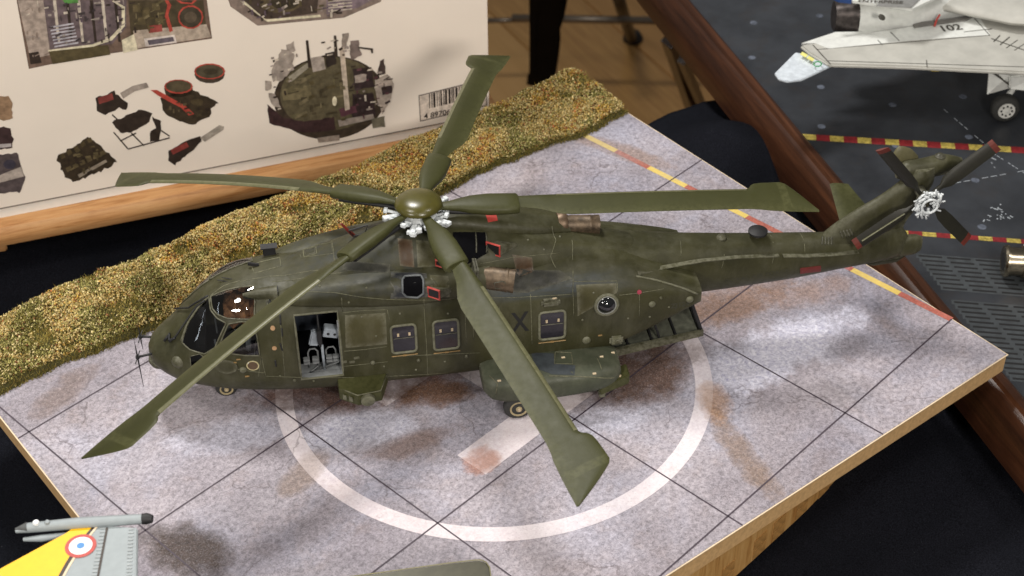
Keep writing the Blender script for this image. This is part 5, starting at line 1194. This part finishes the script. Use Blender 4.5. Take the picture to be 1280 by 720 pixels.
# strake along the boom
sp_ = [hit(*p, AB) for p in [(797, 341), (830, 333), (880, 324), (920, 320), (973, 318)]]
def plank_along(name, pts, wd, th, mat):
    pts = [p for p in pts if p is not None]; b = MB(); rs = []
    for p in pts: rs.append([p + Vector((0, .03, th)), p + Vector((0, -wd, th * .5)), p + Vector((0, -wd, -th * .5)), p + Vector((0, .03, -th))])
    b.rings(rs).build(name, mat, heli, auto=30)
plank_along('boom_strake', sp_, .10, .02, M_olive)
plank_along('boom_strake', [hit(*p, AB) for p in [(978, 318), (1010, 318), (1045, 316), (1072, 313)]], .12, .02, M_olive)
# edge ridge of the rear cheek
line([(795, 345), (820, 350), (850, 359), (872, 367)], .03, .01, FB, M_frame, 'cheek_ridge')
# louvres at the pylon root
PB = bvh_of(boom, fin_)
for i in range(4):
    line([(1028 + i * 4, 296), (1027 + i * 4, 306)], .022, .01, PB, M_dkolive, 'louvre'); line([(1050 + i * 4, 289 - i), (1054 + i * 4, 297 - i)], .022, .01, PB, M_dkolive, 'louvre')
# boom top: dome antenna and bump
p = Vector((8.33, 0, 2.98)); MB().cyl(p, p + Vector((0, 0, .14)), .07, 12).build('dome_mast', M_dkolive, heli); MB().lathe(p + Vector((0, 0, .12)), (0, 0, 1), [(0, .18), (.02, .24), (.07, .24), (.11, .14), (.12, .02)], 24).build('dome_antenna', M_black, heli, auto=50)
MB().lathe((7.4, -.02, 3.06), (0, 0, 1), [(0, .14), (.06, .12), (.10, .04)], 14).build('boom_bump', M_olive, heli, smooth=True)
# markings
M_ink = plain('black_marking_ink', srgb(20, 20, 18), .6); M_faint = plain('faded_marking_ink', srgb(52, 52, 38), .65)
decal('X', 650, 404, .80, M_ink, sx=.72, bold=.012)
decal('ROYAL AIR FORCE', 946, 345, .20, M_faint, 'fuselage_lettering', .03)
decal('ZJ124', 850, 381, .2, M_faint, 'serial_number', 0, .008)
def disc_on(name, px, py, r, mat, bv=FB, off=.01, parent=heli, n=20, ry=None):
    c = hit(px, py, bv)
    if c is None: return None
    return patch(name, [sidept(c.x + r * math.cos(t), c.z + (ry or r) * math.sin(t), 0, -1, bv) for t in np.linspace(0, 2 * math.pi, n + 1)[:-1]], off, mat, parent, bv, rings=3, sub=1)
em = disc_on('emblem', 316, 457, .15, plain('cream_emblem', srgb(178, 168, 128), .6), off=.006); disc_on('emblem_field', 316, 457, .12, plain('red_brown_emblem', srgb(84, 66, 48), .6), off=.010, parent=em); decal('*', 316, 459, .42, M_white, 'emblem_star', 0, .02)
disc_on('red_dot', 799, 365, .055, plain('magenta_red_dot', srgb(150, 52, 70), .5), off=.012)
for q in ((341, 410), (343, 435)): disc_on('cream_disc', *q, .055, plain('tan_disc', srgb(170, 136, 100), .5), off=.02)
for q in ((337, 374, 340, 386), (350, 393, 351, 406), (350, 429, 353, 438), (344, 450, 345, 458), (352, 410, 353, 420)): line([(q[0], q[1]), (q[2], q[3])], .022, .0, FB, M_black, 'step_slot')
for q in ((293, 453), (298, 449), (750, 419), (309, 470)): 
    c = hit(*q)
    if c: MB().box(c + Vector((0, -.01, 0)), (.10, .02, .03)).build('yellow_tab', M_gold, heli)
for q, s in (((815, 380), .09), ((862, 374), .10), ((806, 408), .0), ((466, 453), .06), ((583, 445), .05), ((523, 450), .05), ((368, 475), .04), ((304, 462), .09), ((826, 372), .04)):
    if s:
        c = hit(*q)
        if c: MB().lathe(c + Vector((0, .02, 0)), (0, -1, .1), [(0, s), (.05, s * .9), (.08, s * .5), (.085, .01)], 14).build('hull_fitting', M_frame if s > .05 else M_olive, heli, smooth=True)
c = hit(733, 425); MB().lathe(c + Vector((0, .02, 0)), (0, -1, .1), [(0, .11), (.05, .10), (.07, .05)], 16).build('oval_fairing', M_frame, heli, smooth=True)
c = hit(770, 424); MB().box(c + Vector((0, -.03, 0)), (.34, .12, .26)).build('rear_gear_block', M_frame, heli, bevel=.05); MB().lathe(c + Vector((.02, -.08, 0)), (0, -1, 0), [(0, .08), (.04, .07), (.05, .03)], 12).build('gear_knob', M_olive, heli, smooth=True)
c = hit(688, 377); MB().box(c + Vector((0, -.02, 0)), (.46, .20, .20)).build('flare_box', M_olive, heli, bevel=.06)
c = hit(692, 371); MB().box(c + Vector((0, -.10, .03)), (.10, .02, .03)).build('cream_tab', plain_latch, heli)
for q in ((446, 447), (440, 452), (430, 452)):
    c = hit(*q)
    if c: MB().box(c + Vector((0, -.01, 0)), (.14, .04, .07)).build('step_plate', M_olive, heli, bevel=.012)
for q in ((300, 462), (285, 458)):
    pass
c = hit(283, 458)
if c: patch('oval_access_panel', [sidept(c.x + .26 * math.cos(t), c.z + .20 * math.sin(t)) for t in np.linspace(0, 6.283, 21)[:-1]], .03, M_olive, heli, rings=4, sub=1)
# nose: sensor blister, probes, wipers
c = hit(221, 452)
if c: MB().lathe(c + Vector((.05, .06, -.03)), (-.5, -1, .1), [(0, .17), (.1, .15), (.16, .09), (.17, .01)], 18).build('nose_blister', M_olive, heli, smooth=True)
MB().lathe((-6.45, -.05, 1.32), (-.3, -.1, -1), [(0, .26), (.12, .25), (.22, .17), (.26, .02)], 22).build('chin_dome', M_olive, heli, smooth=True)
for (p, q, up_, dn) in (((-6.5, -.28, 1.68), (-6.92, -.34, 1.66), .5, .95), ((-6.45, .25, 1.72), (-6.85, .30, 1.75), .4, .4)):
    q = Vector(q); pr = MB().tube([p, q], .03, 8).build('nose_probe', M_black, heli, smooth=True)
    MB().tube([q + Vector((0, 0, -dn)), q, q + Vector((0, 0, up_))], [.006, .022, .006], 6).build('rod_aerial', M_black, pr); MB().tube([q + Vector((-.05, -.2, -.02)), q + Vector((.05, .2, .02))], .014, 5).build('cross_rod', M_black, pr)
    MB().box(q, (.09, .09, .10)).build('probe_block', M_black, pr, bevel=.015)
for pts in ([(214, 428), (222, 421), (236, 401), (248, 384), (258, 377)], [(221, 388), (238, 386), (252, 377), (262, 371)]):
    P_ = [hit(*p) for p in pts]
    if all(P_): rim_tube(P_, .022, .06, sub=3, closed=False).build('windscreen_wiper', M_black, heli, smooth=True)
for pts in ([(207, 427), (214, 418), (213, 426), (221, 423)], [(208, 384), (222, 382), (238, 381), (238, 384)]):
    P_ = [hit(*p) for p in pts]
    if all(P_): rim_tube(P_, .03, .05, sub=2, closed=False).build('wiper_motor', M_black, heli, smooth=True)
# ------------------------------------------------------------------ sponsons, undercarriage, pod, ramp
for s in (-1, 1):
    SP = [(1.15, .72, 1.14, .42, .93, 2.6, 3, s * 1.66), (1.32, .56, 1.22, .54, .9, 3, 3.2, s * 1.72), (1.8, .47, 1.28, .62, .88, 3.2, 3.2, s * 1.74), (2.8, .44, 1.28, .64, .87, 3.2, 3, s * 1.74), (3.8, .48, 1.24, .62, .87, 3.2, 3, s * 1.72), (4.35, .58, 1.18, .55, .88, 3, 3, s * 1.66), (4.5, .66, 1.12, .46, .9, 2.6, 2.6, s * 1.62)]
    spn = body(SP, 40, 40).build('sponson', paint('greenish_grey_sponson_paint', srgb(64, 68, 54), .5, .24, 2.2, .6, spec=.3), heli, auto=50)
    if s < 0:
        SB = bvh_of(spn)
        for pts in ([(694, 440), (714, 441), (716, 455), (693, 455)],): 
            P_ = [hit(*p, SB) for p in pts]
            if all(P_): rim_tube(P_, .010, .004, SB, sub=3).build('access_panel_edge', M_line, spn, smooth=True)
        pp = [hit(*p, SB) for p in [(664, 441), (692, 442), (693, 456), (719, 457), (718, 469), (690, 468), (674, 462), (667, 452)]]
        if all(pp): patch('dark_step_panel', pp, .006, plain('dark_slate_walkway', srgb(52, 58, 62), .7, var=.25), spn, SB, rings=4, sub=3)
        for q in ((704, 447), (743, 467), (624, 476), (752, 446), (766, 441)):
            c = hit(*q, SB)
            if c: MB().box(c, (.09, .05, .03), Matrix.Rotation(.5, 3, 'X')).build('cream_fastener', plain_latch, spn, bevel=.006)
        for pts in ([(668, 438), (690, 436), (740, 439), (768, 441)], [(686, 470), (730, 471), (774, 470)], [(612, 470), (622, 480), (620, 492)], [(746, 447), (752, 462)]):
            P_ = [hit(*p, SB) for p in pts]
            if all(P_): rim_tube(P_, .012, .003, SB, sub=4, closed=False).build('panel_line', M_line, spn, smooth=True)
    # chaff dispenser under the sponson's rear
    MB().prism([(3.95, s * 1.85, .42), (3.95, s * 1.85, .72), (4.7, s * 1.75, .92), (4.7, s * 1.75, .62)], (0, s * .42, -.02)).build('dispenser_box', M_blade, heli, bevel=.03)
    MB().box((4.02, s * 2.08, .42), (.16, .34, .2)).build('dispenser_foot', M_olive, heli, bevel=.02)
    for x in (4.1, 4.45): MB().box((x, s * 2.12, .76 + (x - 4.1) * .27), (.09, .05, .05)).build('cream_fastener', plain_latch, heli, bevel=.006)
    def wheel(name, c, r, wd, side_):
        w_ = bpy.data.objects.new(name, None); w_.location = c; w_.empty_display_size = .1; link(w_, heli)
        MB().lathe((0, -wd / 2, 0), (0, 1, 0), [(0, r * .72), (.03, r * .9), (.07, r), (wd - .07, r), (wd - .03, r * .9), (wd, r * .72)], 32).build('tyre', M_tyre, w_, auto=60)
        MB().lathe((0, side_ * wd * .38, 0), (0, side_, 0), [(0, r * .62), (.04, r * .62), (.035, r * .5), (.01, r * .45), (.02, r * .22), (.06, r * .2), (.065, .01)], 24).build('rim', M_rim, w_, auto=30)
        MB().lathe((0, side_ * wd * .62, 0), (0, side_, 0), [(0, r * .12), (.03, r * .1)], 10).build('axle_cap', plain_latch, w_)
    wheel('main_wheel', (1.95, s * 2.2, .36), .36, .26, s)
    MB().cyl((1.95, s * 2.0, .36), (2.1, s * 1.8, .8), .07, 10).build('gear_leg', M_olive, heli, smooth=True)
    wheel('nose_wheel', (-4.98, s * .20, .27), .27, .18, s)
MB().cyl((-4.98, 0, .27), (-4.9, 0, .95), .07, 10).build('nose_gear_leg', M_olive, heli, smooth=True); MB().cyl((-4.98, -.22, .27), (-4.98, .22, .27), .05, 10).build('nose_axle', M_olive, heli, smooth=True)
# wedge pod below the door
pd_ = MB().prism([(-2.28, -1.30, 1.16), (-1.08, -1.30, 1.16), (-1.28, -1.82, 1.06), (-1.85, -1.88, 1.04), (-2.28, -1.62, 1.08)], (0, .04, -.40)).build('sensor_pod', M_blade, heli, bevel=.012)
MB().lathe((-1.62, -1.84, .84), (0, -1, -.1), [(0, .17), (.10, .17), (.13, .13)], 18).build('pod_light', M_frame, pd_, auto=40)
MB().tube([(-2.26, -1.6, 1.06), (-1.86, -1.89, 1.02), (-1.3, -1.84, 1.04), (-1.1, -1.4, 1.14)], .016, 6).build('pod_rim', M_line, pd_, smooth=True)
for x, y in ((-2.16, -1.71), (-2.02, -1.80)):
    MB().box((x, y, .84), (.09, .02, .14), Matrix.Rotation(-.6, 3, 'Z')).build('pod_louvre', M_frame, pd_)
for y in (-1.0, -.6): pass
# lowered ramp
def rz_(x): return .62 + (x - 4.3) * .14
for y in (-1.06, 1.06): MB().prism([(4.2, y - .06, rz_(4.2) - .10), (6.75, y - .06, rz_(6.75) - .06), (6.75, y - .06, rz_(6.75) + .10), (4.2, y - .06, rz_(4.2) + .14)], (0, .12, 0)).build('ramp_side_beam', M_olive, heli, bevel=.015)
for i in range(4):
    for j in range(2):
        x0 = 4.35 + i * .6; y0 = -.98 + j * 1.0; MB().prism([(x0, y0, rz_(x0)), (x0 + .55, y0, rz_(x0 + .55)), (x0 + .55, y0 + .94, rz_(x0 + .55)), (x0, y0 + .94, rz_(x0))], (0, 0, .03)).build('ramp_panel', plain('grey_green_ramp_panel', srgb(92, 94, 82), .55, var=.25) if (i + j) == 0 else bpy.data.materials['grey_green_ramp_panel'], heli)
    MB().prism([(4.92 + i * .6, -1.0, rz_(4.92 + i * .6) + .02)] + [(4.97 + i * .6, -1.0, rz_(4.92 + i * .6) + .02), (4.97 + i * .6, 1.0, rz_(4.92 + i * .6) + .02), (4.92 + i * .6, 1.0, rz_(4.92 + i * .6) + .02)], (0, 0, .05)).build('ramp_rib', M_black, heli)
MB().prism([(4.2, -1, rz_(4.2) - .06), (6.78, -1, rz_(6.78) - .06), (6.78, 1, rz_(6.78) - .06), (4.2, 1, rz_(4.2) - .06)], (0, 0, .05)).build('ramp_underside', M_dkolive, heli)
MB().box((6.78, 0, rz_(6.78) + .02), (.06, 2.2, .16)).build('ramp_end_beam', M_dkolive, heli)
for y in (-.98, .98):
    MB().tube([(6.42, y, 2.1), (6.78, y, rz_(6.75) + .05)], .045, 8).build('ramp_strut', M_black, heli); MB().tube([(5.5, y, 1.62), (5.75, y, rz_(5.75))], .03, 8).build('ramp_strut', M_black, heli)
    MB().tube([(6.15, y * .98, 1.75), (6.18, y * .98, 1.95)], .035, 8).build('hinge_pin', M_lgrey, heli)
# tiny door step details near the lower hull
# ------------------------------------------------------------------ main rotor
HZ = 4.92
def cap_prof(R0, H): return [(H * math.sin(t), R0 * math.cos(t) ** .8 if math.cos(t) > 1e-4 else .001) for t in np.linspace(0, math.pi / 2, 12)]
MB().cyl((0, 0, 4.3), (0, 0, 4.9), .22, 20).build('rotor_mast', M_dkolive, heli, smooth=True)
cap = MB().lathe((0, 0, 5.02), (0, 0, 1), [(-.10, .36), (-.02, .54)] + [(h, r_ * 1.0) for h, r_ in cap_prof(.56, .24)], 40).build('rotor_cap', plain('glossy_olive_cap', srgb(70, 66, 26), .28, var=.12), heli, smooth=True)
for k in range(5):
    a = k * 2 * math.pi / 5 + .5; MB().lathe((.33 * math.cos(a), .33 * math.sin(a), 5.20), (0, 0, 1), [(0, .03), (.02, .025)], 8).build('cap_bolt', M_dkolive, cap)
M_hubw = M_whitehub
b = MB(); r_ = random.Random(11)
hubo = MB().lathe((0, 0, 4.62), (0, 0, 1), [(0, .30), (.05, .42), (.14, .42), (.2, .3), (.3, .26)], 24).build('swash_plate', M_hubw, heli, auto=40)
BL_ = [(145.2, 9.2, 2.98), (-143.4, 9.3, 3.30), (-74.3, 9.3, 4.15), (-2.6, 9.45, 4.42), (71.0, 9.3, 3.68)]
PITCH = {145.2: 13, -143.4: 22, -74.3: 11, -2.6: 8, 71.0: 12}
for az, _, _ in BL_:
    for da in (-27, -14, 12, 26):
        a = R(az + da + 4); e_ = Vector((math.cos(a), math.sin(a), 0)); t_ = Vector((-e_.y, e_.x, 0))
        p = e_ * .36 + Vector((0, 0, 4.66 + r_.uniform(-.03, .05))); q = e_ * r_.uniform(.66, .84) + t_ * r_.uniform(-.05, .05) + Vector((0, 0, 4.80 + r_.uniform(-.12, .06)))
        MB().tube([p, q], .042, 7).build('pitch_link', M_hubw, hubo, smooth=True); MB().box(q, (.09, .13, .09), Matrix.Rotation(a, 3, 'Z')).build('link_end', M_hubw, hubo, bevel=.008)
    for _k in range(5):
        a = R(az + r_.uniform(-34, 34)); rr0 = r_.uniform(.35, .7); p = Vector((rr0 * math.cos(a), rr0 * math.sin(a), 4.66 + r_.uniform(-.08, .16))); q = p + Vector((r_.uniform(-.2, .2), r_.uniform(-.2, .2), r_.uniform(-.1, .1)))
        MB().tube([p, q], r_.uniform(.025, .05), 7).build('hub_rod', M_hubw, hubo)
    a0 = R(az + 36); e_ = Vector((math.cos(a0), math.sin(a0), 0)); MB().box(e_ * .62 + Vector((0, 0, 4.72)), (.38, .16, .14), Matrix.Rotation(a0, 3, 'Z')).build('damper', M_hubw, hubo, bevel=.03)
TEc = [(2.0, -.17), (2.4, -.19), (2.75, -.26), (3.2, -.44), (3.5, -.49), (7.7, -.49), (7.95, -.52), (8.15, -.56), (8.6, -.60), (9.0, -.62), (9.3, -.63)]
LEc = [(2.0, .17), (2.4, .19), (3.2, .21), (7.72, .21), (7.80, .25), (7.88, .36), (7.96, .41), (8.14, .44), (8.62, .46), (8.72, .40), (8.85, .22), (9.0, -.02), (9.15, -.28), (9.3, -.56)]
rr_ = sorted(set([2.0, 2.2, 2.4, 2.6, 2.75, 2.9, 3.05, 3.2, 3.5] + list(np.linspace(3.9, 7.5, 10)) + list(np.linspace(7.6, 9.3, 26)) + [7.72, 7.8, 7.88, 7.96, 8.14, 8.62, 8.72]))
for az, RR, zt in BL_:
    a = R(az); e_ = Vector((math.cos(a), math.sin(a), 0)); l_ = Vector((-math.sin(a), math.cos(a), 0)); th = R(PITCH[az])
    def bp(r, c, h, tw=0):
        t = max(0, (r - .9) / 8.4); tht = th - R(2) * t
        return e_ * (r * RR / 9.3) + l_ * (c * math.cos(tht) - h * math.sin(tht)) + Vector((0, 0, HZ - (HZ - zt) * (.55 * t + .45 * t * t) + c * math.sin(tht) + h * math.cos(tht)))
    rs = []; foil = [(0, 0), (.02, .35), (.07, .65), (.2, 1), (.4, .95), (.7, .55), (1, .08)]
    for r in rr_:
        le = np.interp(r, *zip(*LEc)); te = np.interp(r, *zip(*TEc)); ch = le - te; tk = .055 if r < 7.8 else .055 - .03 * (r - 7.8) / 1.5
        if r < 3: tk = .07
        ring_ = [bp(r, le - u_ * ch, h * tk) for u_, h in foil] + [bp(r, le - u_ * ch, -h * tk * .6) for u_, h in reversed(foil[1:])]
        rs.append(ring_)
    bl = MB().rings(rs).build('rotor_blade', M_blade, heli, auto=55)
    # worn leading-edge strip, a sleeve just proud of the blade nose
    st = [r for r in rr_ if 3.2 <= r <= 7.72]; rs = []
    for r in st:
        le = np.interp(r, *zip(*LEc)) + .006; te = np.interp(r, *zip(*TEc)); ch = le - te; tk = .060
        up_ = [(0, 0), (.02, .36), (.07, .67), (.13, .86)]
        rs.append([bp(r, le - u_ * ch, h * tk) for u_, h in up_] + [bp(r, le - u_ * ch, -h * tk * .62) for u_, h in reversed(up_[1:])])
    MB().rings(rs).build('abrasion_strip', M_strip, bl, auto=55)
    # root cuff
    cs = [(.42, .10, .05, 0), (.7, .13, .07, 0), (.95, .19, .10, 0), (1.2, .26, .13, -.01), (1.6, .31, .15, -.03), (2.0, .31, .14, -.04), (2.26, .30, .13, -.04), (2.30, .26, .11, -.04)]
    rs = [[bp(r, dc + w_ * math.copysign(abs(math.cos(t)) ** .75, math.cos(t)), h_ * math.copysign(abs(math.sin(t)) ** .75, math.sin(t))) for t in np.linspace(0, 2 * math.pi, 21)[:-1]] for r, w_, h_, dc in cs]
    MB().rings(rs).build('blade_cuff', M_blade, bl, auto=45)
    rs = [[bp(r, -.02 + w_ * math.cos(t), -.16 + .07 * math.sin(t)) for t in np.linspace(0, 2 * math.pi, 13)[:-1]] for r, w_ in ((.6, .05), (1.0, .12), (1.7, .18), (2.1, .16))]
    MB().rings(rs).build('cuff_underside', M_black, bl, auto=45)
# ------------------------------------------------------------------ tail rotor
tr = bpy.data.objects.new('tail_rotor', None); tr.location = (0, 0, 0); tr.empty_display_size = .1; link(tr, heli)
TC = lplane(1156, 248, y=-.55)
MB().cyl((TC.x, -.1, TC.z), (TC.x, -.6, TC.z), .14, 16).build('tail_rotor_shaft', M_dkolive, tr, smooth=True)
tips = [lplane(1103, 186, y=-.72), lplane(1246, 181, y=-.72), lplane(1209, 301, y=-.72), lplane(1068, 306, y=-.68)]
for i, tp in enumerate(tips):
    d_ = tp - TC; L_ = d_.length; d_.normalize(); n_ = Vector((0, -1, 0)); n_ = (n_ - d_ * n_.dot(d_)).normalized(); w_ = d_.cross(n_)
    pit = R(28 if i != 3 else -12); wv = w_ * math.cos(pit) + n_ * math.sin(pit); nv = n_ * math.cos(pit) - w_ * math.sin(pit)
    def tb(r, lo_, hi_, tk, a0, a1):
        return [TC + d_ * r + wv * (lo_ + (hi_ - lo_) * u_) + nv * h * tk for u_, h in ((0, 0), (.1, .7), (.3, 1), (.6, .8), (1, .1), (.6, -.5), (.3, -.6), (.1, -.5))]
    rs = [tb(r, lo_, hi_, tk, 0, 0) for r, lo_, hi_, tk in ((.25, -.05, .05, .05), (.5, -.06, .07, .05), (.68, -.17, .15, .05), (1.0, -.19, .17, .04), (L_ - .14, -.18, .16, .035))]
    o_ = MB().rings(rs).build('tail_blade', M_tblade, tr, auto=50)
    if i == 3:
        MB().tube([TC + d_ * .6 - wv * .0 + nv * .05 + w_ * -.02, TC + d_ * (L_ - .2) + nv * .05], .02, 6).build('blade_edge', M_strip, tr)
    rs = [tb(r, -.18, .16, .036, 0, 0) for r in (L_ - .14, L_)]
    MB().rings(rs).build('blade_tip', M_tip, tr)
r_ = random.Random(5)
hub2 = MB().lathe(TC + Vector((0, .05, 0)), (0, -1, 0), [(0, .20), (.08, .24), (.16, .2), (.2, .1)], 20).build('tail_rotor_hub', M_dkolive, tr, auto=40)
for k in range(34):
    a = k * 2 * math.pi / 34 * 3 + r_.uniform(-.2, .2); rr0 = r_.uniform(.05, .34); rr1 = r_.uniform(.2, .42); a2 = a + r_.uniform(-.9, .9)
    p = TC + Vector((rr0 * math.cos(a), -.18 - r_.random() * .14, rr0 * math.sin(a))); q = TC + Vector((rr1 * math.cos(a2), -.18 - r_.random() * .14, rr1 * math.sin(a2)))
    MB().tube([p, q], .034, 6).build('tail_hub_rod', M_whitehub, tr, smooth=True)
for rr0, yy in ((.30, -.20), (.20, -.34)):
    MB().tube([TC + Vector((rr0 * math.cos(t), yy, rr0 * math.sin(t))) for t in np.linspace(0, 6.283, 15)[:-1]], .034, 6, True).build('tail_hub_ring', M_whitehub, tr, smooth=True)
for k in range(9):
    a = k * 2 * math.pi / 9 + r_.uniform(-.3, .3); p = TC + Vector((.30 * math.cos(a), -.22, .32 * math.sin(a))); MB().tube([p, p + Vector((.13 * math.cos(a + .5), -.04, .13 * math.sin(a + .5)))], .022, 6).build('tail_hub_pin', M_whitehub, tr, smooth=True)
